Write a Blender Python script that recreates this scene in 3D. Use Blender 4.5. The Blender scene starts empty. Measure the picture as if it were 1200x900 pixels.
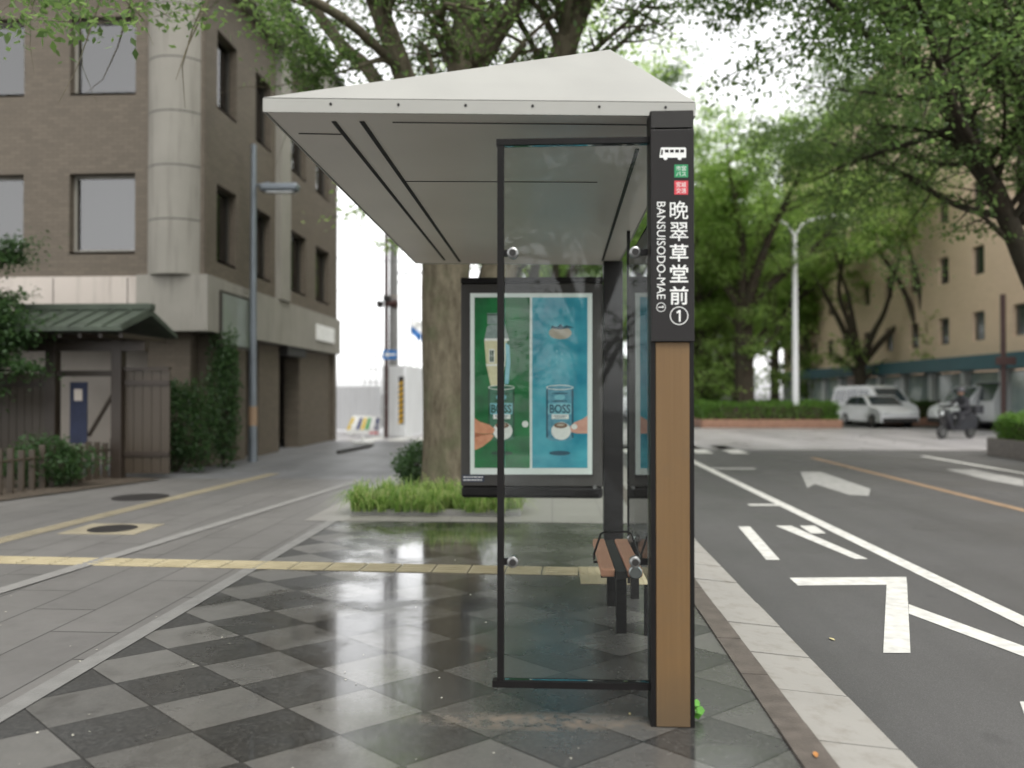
import bpy, bmesh, math, random
import numpy as np
from mathutils import Vector, Matrix
R=math.radians; random.seed(7); rng=np.random.default_rng(7)
S=bpy.context.scene; C=S.collection
# ---------------- camera, sky, sun, exposure ----------------
YAW=R(2.9); PITCH=R(0.616); FPX=930.0; CAMZ=1.5
cd=bpy.data.cameras.new('camera'); cam=bpy.data.objects.new('camera',cd); C.objects.link(cam); S.camera=cam
cam.location=(0,0,CAMZ); cam.rotation_euler=(R(90)+PITCH,0,YAW)
cd.sensor_width=36; cd.lens=FPX/1200*36; cd.clip_start=.05; cd.clip_end=2000
cd.dof.use_dof=True; cd.dof.focus_distance=4.65; cd.dof.aperture_fstop=.9
W=bpy.data.worlds.new('World'); S.world=W; W.use_nodes=True
SUN_EL=58; SUN_AZ=150   # azimuth from +Y clockwise
nt=W.node_tree; nt.nodes.clear()
o_=nt.nodes.new('ShaderNodeOutputWorld'); b_=nt.nodes.new('ShaderNodeBackground'); h_=nt.nodes.new('ShaderNodeHueSaturation'); s_=nt.nodes.new('ShaderNodeTexSky')
s_.sky_type='NISHITA'; s_.sun_disc=False; s_.sun_elevation=R(SUN_EL); s_.sun_rotation=R(SUN_AZ); s_.air_density=1.0; s_.dust_density=1.5
h_.inputs['Saturation'].default_value=.03
nt.links.new(s_.outputs[0],h_.inputs['Color']); nt.links.new(h_.outputs[0],b_.inputs[0]); nt.links.new(b_.outputs[0],o_.inputs[0])
b_.inputs[1].default_value=.15
sl=bpy.data.lights.new('sun','SUN'); so=bpy.data.objects.new('sun',sl); C.objects.link(so)
sl.energy=.6; sl.angle=R(25); sl.color=(1,.97,.92)
so.rotation_euler=Vector((math.sin(R(SUN_AZ))*math.cos(R(SUN_EL)),math.cos(R(SUN_AZ))*math.cos(R(SUN_EL)),math.sin(R(SUN_EL)))).to_track_quat('Z','Y').to_euler()
S.view_settings.view_transform='Standard'; S.view_settings.look='None'; S.view_settings.gamma=1; S.view_settings.exposure=1.45
S.cycles.max_bounces=10; S.cycles.transparent_max_bounces=16; S.cycles.caustics_reflective=False; S.cycles.caustics_refractive=False

# ---------------- measuring helpers ----------------
_f=Vector((-math.sin(YAW)*math.cos(PITCH),math.cos(YAW)*math.cos(PITCH),math.sin(PITCH)))
_r=Vector((math.cos(YAW),math.sin(YAW),0)); _u=_r.cross(_f); CP=Vector((0,0,CAMZ))
def ray(px,py): return _r*((px-600)/FPX)+_u*((450-py)/FPX)+_f
def at(px,py,Y): d=ray(px,py); return CP+d*(Y/d.y)
def gz(px,py,z=0.0): d=ray(px,py); return CP+d*((z-CAMZ)/d.z)

# ---------------- materials ----------------
M={}
def mat(name,col,rough=.6,metal=0,var=.12,scale=6,bump=0,bscale=40,spec=.5,coat=0,rvar=0,detail=4,col2=None):
    m=bpy.data.materials.new(name); m.use_nodes=True; n=m.node_tree.nodes; l=m.node_tree.links
    p=n['Principled BSDF']; p.inputs['Roughness'].default_value=rough; p.inputs['Metallic'].default_value=metal
    p.inputs['Specular IOR Level'].default_value=spec; p.inputs['Coat Weight'].default_value=coat
    tc=n.new('ShaderNodeTexCoord'); no=n.new('ShaderNodeTexNoise'); no.inputs['Scale'].default_value=scale; no.inputs['Detail'].default_value=detail
    l.new(tc.outputs['Object'],no.inputs['Vector'])
    r=n.new('ShaderNodeValToRGB'); e=r.color_ramp.elements; e[0].position=.3; e[1].position=.7
    c2=col2 or tuple(min(1,c*(1+var)) for c in col); c1=tuple(c*(1-var) for c in col) if not col2 else col
    e[0].color=(*c1,1); e[1].color=(*c2,1)
    l.new(no.outputs['Fac'],r.inputs[0]); l.new(r.outputs[0],p.inputs['Base Color'])
    if rvar:
        mr=n.new('ShaderNodeMapRange'); mr.inputs['To Min'].default_value=max(0,rough-rvar); mr.inputs['To Max'].default_value=rough+rvar
        l.new(no.outputs['Fac'],mr.inputs['Value']); l.new(mr.outputs[0],p.inputs['Roughness'])
    if bump:
        n2=n.new('ShaderNodeTexNoise'); n2.inputs['Scale'].default_value=bscale; n2.inputs['Detail'].default_value=5
        l.new(tc.outputs['Object'],n2.inputs['Vector'])
        b=n.new('ShaderNodeBump'); b.inputs['Strength'].default_value=bump; b.inputs['Distance'].default_value=.02
        l.new(n2.outputs['Fac'],b.inputs['Height']); l.new(b.outputs[0],p.inputs['Normal'])
    M[name]=m; return m
def nd(m,t,**k):
    x=m.node_tree.nodes.new(t)
    for a,v in k.items(): setattr(x,a,v)
    return x
def mth(m,op,a,b=None,c=None):
    x=nd(m,'ShaderNodeMath',operation=op); L=m.node_tree.links
    for i,v in enumerate((a,b,c)):
        if v is None: continue
        if isinstance(v,(int,float)): x.inputs[i].default_value=v
        else: L.new(v,x.inputs[i])
    return x.outputs[0]
def mixc(m,f,a,b):
    x=nd(m,'ShaderNodeMix',data_type='RGBA'); L=m.node_tree.links
    for i,v in ((0,f),(6,a),(7,b)):
        if isinstance(v,(int,float)): x.inputs[i].default_value=v
        elif isinstance(v,tuple): x.inputs[i].default_value=(*v,1)
        else: L.new(v,x.inputs[i])
    return x.outputs[2]
def base(name,rough=.6,spec=.5):
    m=bpy.data.materials.new(name); m.use_nodes=True; M[name]=m
    p=m.node_tree.nodes['Principled BSDF']; p.inputs['Roughness'].default_value=rough; p.inputs['Specular IOR Level'].default_value=spec
    tc=nd(m,'ShaderNodeTexCoord'); return m,p,tc.outputs['Object']
def noise(m,vec,scale,detail=4,rough=.5):
    n=nd(m,'ShaderNodeTexNoise'); n.inputs['Scale'].default_value=scale; n.inputs['Detail'].default_value=detail; n.inputs['Roughness'].default_value=rough
    m.node_tree.links.new(vec,n.inputs['Vector']); return n.outputs['Fac']
def rng_(m,v,a,b,c,d):
    x=nd(m,'ShaderNodeMapRange'); x.inputs[1].default_value=a; x.inputs[2].default_value=b; x.inputs[3].default_value=c; x.inputs[4].default_value=d
    m.node_tree.links.new(v,x.inputs[0]); return x.outputs[0]
def bump(m,p,h,s=.3,d=.01):
    b=nd(m,'ShaderNodeBump'); b.inputs['Strength'].default_value=s; b.inputs['Distance'].default_value=d
    m.node_tree.links.new(h,b.inputs['Height']); m.node_tree.links.new(b.outputs[0],p.inputs['Normal'])

def tile_material(name,kind):
    """wet dark checkered stone laid on the diagonal / grey slabs"""
    m,p,v=base(name); L=m.node_tree.links
    sp=nd(m,'ShaderNodeSeparateXYZ'); L.new(v,sp.inputs[0]); x,y=sp.outputs[0],sp.outputs[1]
    if kind=='checker':
        p_=mth(m,'DIVIDE',mth(m,'ADD',x,2.25),.66); q_=mth(m,'DIVIDE',mth(m,'SUBTRACT',y,4.0),.55)
        u=mth(m,'ADD',p_,q_); w=mth(m,'SUBTRACT',q_,p_)
    elif kind=='slab':
        u=mth(m,'DIVIDE',mth(m,'ADD',x,mth(m,'MULTIPLY',y,.0)),.45); w=mth(m,'DIVIDE',y,1.35)
        w=mth(m,'ADD',w,mth(m,'MULTIPLY',mth(m,'FLOOR',u),.37))
    else:
        u=mth(m,'DIVIDE',x,.6); w=mth(m,'DIVIDE',y,.6)
    fu,fw=mth(m,'FLOOR',u),mth(m,'FLOOR',w)
    cb=nd(m,'ShaderNodeCombineXYZ'); L.new(fu,cb.inputs[0]); L.new(fw,cb.inputs[1])
    wn=nd(m,'ShaderNodeTexWhiteNoise'); L.new(cb.outputs[0],wn.inputs['Vector']); rnd=wn.outputs['Value']
    def edge(t,wd): 
        f=mth(m,'FRACT',t); return mth(m,'LESS_THAN',mth(m,'MINIMUM',f,mth(m,'SUBTRACT',1.0,f)),wd)
    jw={'checker':(.010,.010),'slab':(.012,.005),'pale':(.008,.008)}[kind]
    joint=mth(m,'MAXIMUM',edge(u,jw[0]),edge(w,jw[1]))
    n1=noise(m,v,1.3,6,.6); n2=noise(m,v,180,3,.7); n3=noise(m,v,9,6,.65)
    if kind=='checker':
        par=mth(m,'MODULO',mth(m,'ABSOLUTE',mth(m,'ADD',fu,fw)),2.0)
        par=mth(m,'LESS_THAN',par,.5)
        # tones vary; contrast fades rightward, wet stone and darker reflections put into the colour
        tone=mth(m,'ADD',mth(m,'MULTIPLY_ADD',rnd,.5,.6),mth(m,'MULTIPLY',n1,.35))
        dark=mixc(m,n3,(.020,.0205,.0205),(.044,.043,.041)); lite=mixc(m,n3,(.085,.083,.078),(.155,.148,.136))
        n1w=mth(m,'MULTIPLY',rng_(m,x,-1.0,-.2,0,.5),1.0)
        lite=mixc(m,n1w,lite,(.06,.059,.056)); dark=mixc(m,mth(m,'MULTIPLY',n1w,.9),dark,(.05,.049,.047)); c=mixc(m,par,dark,lite)
        t=nd(m,'ShaderNodeVectorMath',operation='SCALE'); L.new(c,t.inputs[0]); L.new(tone,t.inputs['Scale']); c=t.outputs[0]
        mott=noise(m,v,45,6,.75); c=mixc(m,rng_(m,mott,.45,.7,0,.38),c,(.17,.165,.15)); c=mixc(m,rng_(m,noise(m,v,2.6,7,.7),.52,.72,0,.6),c,(.035,.034,.032))
        c=mixc(m,joint,c,(.016,.015,.014))
        # sand washed together in front of the glass screen
        dx=mth(m,'DIVIDE',mth(m,'ADD',x,.05),.62); dy=mth(m,'DIVIDE',mth(m,'SUBTRACT',y,3.64),.10)
        dd=mth(m,'ADD',mth(m,'MULTIPLY',dx,dx),mth(m,'MULTIPLY',dy,dy))
        sand=mth(m,'MULTIPLY',rng_(m,dd,1.3,.1,0,1),rng_(m,noise(m,v,14,6,.7),.42,.6,0,.8))
        c=mixc(m,sand,c,(.17,.135,.10))
        grit=mth(m,'GREATER_THAN',noise(m,v,70,2,.5),.74)
        c=mixc(m,mth(m,'MULTIPLY',grit,.5),c,(.22,.2,.17))
        # wetness: mirror-smooth to the right, drying to the left
        wet=mth(m,'ADD',rng_(m,x,-2.3,-1.2,0,1),mth(m,'MULTIPLY',rng_(m,n1,.35,.65,-.5,.5),1.0)); 
        wet=mth(m,'MULTIPLY',mth(m,'MINIMUM',mth(m,'MAXIMUM',wet,0.0),1.0),rng_(m,mth(m,'ADD',x,mth(m,'MULTIPLY',n1,.5)),-.55,.1,1,.45))
        ro=mth(m,'ADD',mth(m,'MULTIPLY_ADD',wet,-.385,.39),mth(m,'MULTIPLY',n3,.09)); ro=mth(m,'ADD',ro,mth(m,'MULTIPLY',sand,.4))
        ex=mth(m,'DIVIDE',mth(m,'SUBTRACT',x,.72),.30); ey=mth(m,'DIVIDE',mth(m,'SUBTRACT',y,3.22),.22); pd=mth(m,'ADD',mth(m,'ADD',mth(m,'MULTIPLY',ex,ex),mth(m,'MULTIPLY',ey,ey)),mth(m,'MULTIPLY_ADD',n3,1.2,-.6)); pud=rng_(m,pd,.7,1.0,1,0)
        ro=mth(m,'MULTIPLY',ro,mth(m,'SUBTRACT',1.0,mth(m,'MULTIPLY',pud,.95)))
        L.new(mth(m,'MULTIPLY',rng_(m,wet,.5,1,0,1),.55),p.inputs['Coat Weight']); p.inputs['Coat Roughness'].default_value=.045
        p.inputs['Specular IOR Level'].default_value=.9
        bs=.25
    elif kind=='slab':
        c=mixc(m,n1,(.105,.099,.094),(.165,.156,.147)); c=mixc(m,rng_(m,rnd,0,1,0,.5),c,(.095,.09,.088)); c=mixc(m,rng_(m,noise(m,v,3.1,7,.7),.5,.72,0,.45),c,(.07,.066,.062)); c=mixc(m,mth(m,'MULTIPLY',n3,.3),c,(.24,.23,.21))
        c=mixc(m,joint,c,(.035,.033,.03)); ro=mth(m,'MULTIPLY_ADD',n1,.3,.33); bs=.35
    else:
        c=mixc(m,n1,(.19,.18,.165),(.28,.265,.24)); c=mixc(m,joint,c,(.1,.095,.085)); ro=mth(m,'MULTIPLY_ADD',n1,.3,.3); bs=.3
    c=mixc(m,mth(m,'MULTIPLY',n2,.22),c,(.16,.16,.155)) if kind!='checker' else c
    L.new(c,p.inputs['Base Color']); L.new(ro,p.inputs['Roughness'])
    h=mth(m,'SUBTRACT',mth(m,'MULTIPLY',n2,.25),joint); h=mth(m,'ADD',h,mth(m,'MULTIPLY',n3,.5)); bump(m,p,h,bs,.003)
    return m
tile_material('checker_stone','checker'); tile_material('grey_slab','slab'); tile_material('pale_slab','pale')

def asphalt(name,c1,c2,rough):
    m,p,v=base(name,rough); L=m.node_tree.links
    n1=noise(m,v,.6,6,.6); n2=noise(m,v,130,3,.75); n3=noise(m,v,12,5,.65)
    c=mixc(m,n1,c1,c2); c=mixc(m,mth(m,'MULTIPLY',rng_(m,n2,.5,.62,0,1),.34),c,(.2,.2,.195)); c=mixc(m,rng_(m,n3,.6,.75,0,.25),c,(.03,.03,.03))
    vo=nd(m,'ShaderNodeTexVoronoi',feature='DISTANCE_TO_EDGE'); vo.inputs['Scale'].default_value=.42
    wv=nd(m,'ShaderNodeVectorMath',operation='ADD'); nn=nd(m,'ShaderNodeTexNoise'); nn.inputs['Scale'].default_value=2.2; nn.inputs['Detail'].default_value=6; L.new(v,nn.inputs['Vector']); L.new(v,wv.inputs[0]); L.new(nn.outputs['Color'],wv.inputs[1]); L.new(wv.outputs[0],vo.inputs['Vector'])
    ck=mth(m,'MULTIPLY',mth(m,'LESS_THAN',vo.outputs['Distance'],.0022),rng_(m,noise(m,v,.25,2),.5,.56,0,.7)); c=mixc(m,ck,c,(.02,.02,.02))
    mp=nd(m,'ShaderNodeMapping'); mp.inputs['Scale'].default_value=(1.1,.05,1); L.new(v,mp.inputs[0]); tr=noise(m,mp.outputs[0],1.0,4,.6); c=mixc(m,rng_(m,tr,.45,.7,0,.35),c,(.04,.04,.039)); c=mixc(m,rng_(m,noise(m,v,3.3,3,.4),.68,.74,0,.3),c,(.03,.03,.03))
    L.new(c,p.inputs['Base Color']); L.new(rng_(m,n1,.3,.7,rough-.12,rough+.12),p.inputs['Roughness']); bump(m,p,n2,.6,.004)
asphalt('asphalt',(.055,.054,.053),(.09,.087,.085),.6)
asphalt('sky_sheen_asphalt',(.34,.325,.325),(.42,.40,.40),.35)  # pale tone stands for sky mirrored in the wet street, put into the colour
asphalt('side_asphalt',(.12,.12,.125),(.18,.18,.185),.5)
def brick(name,c1,c2,mortar,scale=1,bw=.22,rh=.075,rough=.75):
    m,p,v=base(name,rough); L=m.node_tree.links
    mp=nd(m,'ShaderNodeMapping'); sp=nd(m,'ShaderNodeSeparateXYZ'); L.new(v,sp.inputs[0])
    cb=nd(m,'ShaderNodeCombineXYZ'); L.new(mth(m,'ADD',sp.outputs[0],sp.outputs[1]),cb.inputs[0]); L.new(sp.outputs[2],cb.inputs[1])
    b=nd(m,'ShaderNodeTexBrick'); L.new(cb.outputs[0],b.inputs['Vector']); b.inputs['Scale'].default_value=scale
    b.inputs['Brick Width'].default_value=bw; b.inputs['Row Height'].default_value=rh; b.inputs['Mortar Size'].default_value=.006
    b.inputs['Color1'].default_value=(*c1,1); b.inputs['Color2'].default_value=(*c2,1); b.inputs['Mortar'].default_value=(*mortar,1)
    n=noise(m,v,.5,5,.6); c=mixc(m,mth(m,'MULTIPLY',n,.45),b.outputs['Color'],tuple(x*.6 for x in c1)); L.new(c,p.inputs['Base Color'])
    bump(m,p,b.outputs['Fac'],.3,-.01)
brick('brown_brick',(.10,.082,.06),(.13,.106,.078),(.075,.06,.045))
brick('beige_tile',(.68,.52,.37),(.74,.57,.41),(.40,.30,.2),1,.3,.1)
def streaked(name,c1,c2,streak,rough=.8):
    m,p,v=base(name,rough); L=m.node_tree.links
    mp=nd(m,'ShaderNodeMapping'); mp.inputs['Scale'].default_value=(5,5,.35); L.new(v,mp.inputs[0])
    n=noise(m,mp.outputs[0],1.5,6,.65); n2=noise(m,v,1.2,5,.6); c=mixc(m,n2,c1,c2); c=mixc(m,rng_(m,n,.5,.72,0,.55),c,streak)
    L.new(c,p.inputs['Base Color']); bump(m,p,noise(m,v,30,5,.6),.25,.01)
streaked('concrete',(.19,.18,.155),(.27,.255,.22),(.12,.11,.09))
streaked('pale_concrete',(.42,.37,.33),(.5,.45,.4),(.24,.21,.18))
streaked('kerb_block',(.25,.24,.22),(.34,.325,.295),(.18,.16,.13))
streaked('white_panel',(.62,.63,.64),(.72,.73,.74),(.5,.5,.5),.45)
def wood(name,c1,c2,sc=(30,30,1.5),rough=.45):
    m,p,v=base(name,rough); L=m.node_tree.links
    mp=nd(m,'ShaderNodeMapping'); mp.inputs['Scale'].default_value=sc; L.new(v,mp.inputs[0])
    n=noise(m,mp.outputs[0],2,6,.6); c=mixc(m,n,c1,c2); L.new(c,p.inputs['Base Color']); bump(m,p,n,.1,.003)
wood('bench_wood',(.40,.19,.12),(.55,.28,.18),(25,2,25),.45)
wood('dark_wood',(.018,.013,.009),(.04,.028,.02)); wood('fence_wood',(.035,.026,.018),(.06,.046,.031))
def board(name):
    m,p,v=base(name,.5); L=m.node_tree.links; mp=nd(m,'ShaderNodeMapping'); mp.inputs['Scale'].default_value=(22,22,.5); L.new(v,mp.inputs[0])
    n=noise(m,mp.outputs[0],3,8,.65); n2=noise(m,v,7,6,.7); n3=noise(m,v,90,3,.6); c=mixc(m,rng_(m,n,.3,.7,0,1),(.150,.085,.033),(.175,.102,.041)); c=mixc(m,rng_(m,n2,.5,.75,0,.4),c,(.13,.085,.045))
    sp=nd(m,'ShaderNodeSeparateXYZ'); L.new(v,sp.inputs[0]); d=mth(m,'MULTIPLY',rng_(m,mth(m,'ADD',sp.outputs[2],mth(m,'MULTIPLY',n2,.25)),.12,.42,1,0),.6); c=mixc(m,d,c,(.075,.06,.04)); c=mixc(m,mth(m,'MULTIPLY',mth(m,'GREATER_THAN',n3,.68),.35),c,(.08,.05,.03))
    L.new(c,p.inputs['Base Color']); bump(m,p,n,.15,.002)
board('ochre_board')
def bark(name,c1,c2,c3,sc=1):
    m,p,v=base(name,.9,.2); L=m.node_tree.links
    mp=nd(m,'ShaderNodeMapping'); mp.inputs['Scale'].default_value=(1,1,.35); L.new(v,mp.inputs[0])
    n=noise(m,mp.outputs[0],9*sc,8,.7); n2=noise(m,v,1.8,4,.6); n3=noise(m,v,40*sc,6,.8)
    c=mixc(m,rng_(m,n,.35,.65,0,1),c1,c2); c=mixc(m,rng_(m,n2,.5,.68,0,.8),c,c3); c=mixc(m,rng_(m,n3,.55,.7,0,.5),c,tuple(x*.45 for x in c1))
    L.new(c,p.inputs['Base Color']); bump(m,p,mth(m,'ADD',n,mth(m,'MULTIPLY',n3,.6)),.9,.05)
bark('bark',(.085,.072,.048),(.19,.165,.115),(.10,.11,.06)); bark('dark_bark',(.035,.028,.02),(.07,.056,.04),(.05,.05,.035))
def leaf(name,cols,trans=.45):
    m=bpy.data.materials.new(name); m.use_nodes=True; M[name]=m; n=m.node_tree.nodes; l=m.node_tree.links
    p=n['Principled BSDF']; out=n['Material Output']; p.inputs['Roughness'].default_value=.45; p.inputs['Specular IOR Level'].default_value=.3
    g=n.new('ShaderNodeNewGeometry'); r=n.new('ShaderNodeValToRGB'); e=r.color_ramp.elements
    e[0].color=(*cols[0],1); e[1].color=(*cols[-1],1)
    for i,c in enumerate(cols[1:-1]): k=e.new((i+1)/(len(cols)-1)); k.color=(*c,1)
    l.new(g.outputs['Random Per Island'],r.inputs[0]); l.new(r.outputs[0],p.inputs['Base Color'])
    t=n.new('ShaderNodeBsdfTranslucent'); hs=n.new('ShaderNodeHueSaturation'); hs.inputs['Value'].default_value=2.7; hs.inputs['Hue'].default_value=.485; l.new(r.outputs[0],hs.inputs['Color']); l.new(hs.outputs[0],t.inputs[0])
    mx=n.new('ShaderNodeMixShader'); mx.inputs[0].default_value=trans; l.new(p.outputs[0],mx.inputs[1]); l.new(t.outputs[0],mx.inputs[2]); l.new(mx.outputs[0],out.inputs[0])
leaf('leaf_mid',[(.04,.075,.024),(.065,.115,.032),(.095,.15,.048)],.5)
leaf('leaf_dark',[(.018,.04,.014),(.03,.065,.02),(.045,.09,.03)],.35)
leaf('leaf_light',[(.10,.17,.04),(.15,.24,.06),(.21,.30,.10)],.6)
leaf('leaf_far',[(.08,.14,.035),(.13,.21,.055),(.19,.28,.085)],.6)
leaf('leaf_hedge',[(.05,.11,.02),(.08,.17,.03),(.11,.2,.04)],.35)
leaf('grass_blade',[(.07,.14,.028),(.12,.22,.045),(.20,.29,.08),(.32,.33,.16)],.35)
leaf('leaf_shrub',[(.025,.06,.02),(.045,.095,.03),(.07,.12,.05)],.3)
mat('canopy_metal',(.30,.295,.27),.42,.0,.05,3,.02,60,coat=.1); mat('fascia_metal',(.37,.365,.338),.4,0,.03,4)
mat('soffit_metal',(.88,.83,.775),.38,.0,.05,1.2,rvar=.06); mat('black_metal',(.009,.008,.008),.4,0,.2,8,spec=.22); mat('sign_black',(.020,.018,.018),.36,0,.12,3,spec=.25)
mat('charcoal_frame',(.06,.057,.053),.5,0,.08,4,spec=.3); mat('steel',(.28,.28,.275),.35,1,.05,8); mat('grey_steel',(.15,.17,.19),.45,.4,.12,3); mat('dark_steel',(.03,.028,.027),.45,.1,.15,6,spec=.3)
mat('white_ink',(.80,.80,.78),.5,0,.02,9); mat('green_ink',(.02,.26,.10),.45,0,.04,9); mat('red_ink',(.62,.05,.07),.45,0,.04,9); mat('slit_black',(.008,.008,.008),.7,0,.1,5)
def paper(name,c1,c2,sc=6,rough=.5):
    # the poster case is a light box: its print glows softly
    m=mat(name,c1,rough,0,0,sc,col2=c2,detail=7); p=m.node_tree.nodes['Principled BSDF']; m.node_tree.links.new(p.inputs['Base Color'].links[0].from_socket,p.inputs['Emission Color']); p.inputs['Emission Strength'].default_value=.11; return m
paper('poster_white',(.62,.68,.63),(.68,.73,.68)); paper('poster_green',(.0,.075,.018),(.0,.16,.035),5); paper('poster_blue',(.008,.20,.28),(.07,.38,.45),4)
paper('print_darkgreen',(.005,.045,.02),(.012,.07,.03),20); paper('print_greencan',(.02,.11,.06),(.05,.17,.10),20); paper('print_skin',(.50,.20,.10),(.62,.30,.17),16); paper('print_skin_dark',(.28,.09,.04),(.36,.13,.06),16)
paper('print_cream',(.55,.52,.30),(.62,.60,.38),25); paper('print_cup',(.66,.68,.62),(.74,.75,.70),30); paper('print_slate',(.16,.22,.20),(.24,.30,.27),25); paper('print_bluecan',(.04,.19,.27),(.12,.33,.40),30)
paper('print_deepblue',(.008,.05,.08),(.02,.09,.13),30); paper('print_pinkskin',(.52,.27,.20),(.62,.36,.27),20); paper('print_coffee',(.13,.07,.04),(.2,.11,.06),30); paper('print_tan',(.36,.32,.25),(.44,.39,.30),20); paper('print_mist',(.16,.42,.48),(.22,.5,.55),20)
mat('plate_navy',(.02,.03,.06),.4)
mat('road_paint',(.70,.69,.64),.6,0,.10,12,.2,150,col2=(.50,.49,.46),rvar=.1); mat('orange_paint',(.27,.18,.11),.6,0,.15,6); mat('tactile_yellow',(.34,.29,.18),.55,0,.15,5,.1,80,col2=(.44,.38,.25)); mat('strip_stone',(.20,.195,.185),.5,0,.12,8,.2,90); mat('pale_strip',(.23,.222,.21),.5,0,.1,6)
mat('kerb_brown',(.11,.093,.08),.5,0,.25,10,.3,90); mat('faint_yellow',(.27,.235,.165),.6,0,.15,4); mat('worn_paint',(.26,.26,.25),.6,0,.1,9,col2=(.40,.39,.37),detail=8); mat('soil',(.06,.045,.03),.95,0,.4,12,.8,30); mat('planter_brick',(.27,.15,.10),.8,0,.2,8,.3,40); mat('ground_mat',(.12,.12,.115),.8,0,.1,.3)
mat('window_frame',(.07,.065,.055),.4,.4,.1,4); mat('blind_white',(.75,.77,.73),.6,0,.08,2); mat('room_dark',(.03,.032,.03),.7,0,.2,1)
mat('car_white',(.50,.51,.52),.25,0,.03,2,coat=.6); mat('car_grey',(.30,.31,.33),.25,.3,.04,2,coat=.6); mat('rubber',(.02,.02,.02),.8,0,.1,10); mat('lamp_red',(.35,.02,.02),.2,0,.1,10); mat('lamp_clear',(.6,.62,.62),.1,.3,.05,10); mat('car_glass',(.03,.04,.045),.06,0,.1,3,spec=.8)
mat('teal_awning',(.015,.07,.085),.5,0,.1,2); mat('shop_white',(.6,.62,.6),.6,0,.12,.5); mat('shop_glass',(.16,.22,.22),.08,0,.5,.9,spec=.8,col2=(.42,.46,.42))
mat('brown_paint',(.045,.02,.017),.5,0,.15,6); mat('hazard_yellow',(.62,.36,.02),.5); mat('navy_paint',(.01,.02,.13),.45); mat('yellow_paint',(.65,.45,.02),.45); mat('green_paint',(.03,.28,.05),.45); mat('sign_blue',(.02,.14,.40),.4); mat('white_paint',(.72,.72,.7),.5); mat('pole_grey',(.16,.16,.155),.6,0,.12,4,.1,40); mat('copper_roof',(.04,.052,.036),.7,0,.25,3,.2,30); mat('noren_navy',(.015,.02,.045),.85,0,.2,6); mat('plaster',(.30,.27,.235),.85,0,.08,2); mat('cloth_dark',(.02,.02,.024),.85,0,.2,10); mat('skin',(.45,.27,.19),.55,0,.05,10); mat('scooter_paint',(.03,.03,.035),.3,0,.1,5,coat=.5)
mat('dead_leaf',(.45,.20,.06),.7,0,.2,40); mat('pale_leaf',(.55,.48,.25),.7,0,.2,40); mat('bright_leaf',(.10,.32,.03),.45,0,.2,30)
def glass(name,tint,ior=1.5,rough=.0):
    m=bpy.data.materials.new(name); m.use_nodes=True; n=m.node_tree.nodes; l=m.node_tree.links; n.remove(n['Principled BSDF']); M[name]=m
    t=n.new('ShaderNodeBsdfTransparent'); t.inputs[0].default_value=(*tint,1); g=n.new('ShaderNodeBsdfGlossy'); g.inputs['Roughness'].default_value=rough
    f=n.new('ShaderNodeFresnel'); f.inputs[0].default_value=ior; x=n.new('ShaderNodeMixShader'); l.new(f.outputs[0],x.inputs[0]); l.new(t.outputs[0],x.inputs[1]); l.new(g.outputs[0],x.inputs[2]); l.new(x.outputs[0],n['Material Output'].inputs[0])
glass('clear_glass',(.965,.985,.978),1.30); glass('road_glass',(.92,.975,.96),1.16); glass('room_glass',(.82,.86,.84),2.3,.01); glass('case_glass',(.99,.995,.995),1.2,.01)
def pane(name,c,rough=.05,tr=.35):
    m=mat(name,c,rough,0,.15,.5,spec=.9); return m
pane('window_glass',(.20,.22,.20)); pane('blind_glass',(.26,.29,.26),.05); pane('dark_window',(.025,.03,.03),.12)

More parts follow.
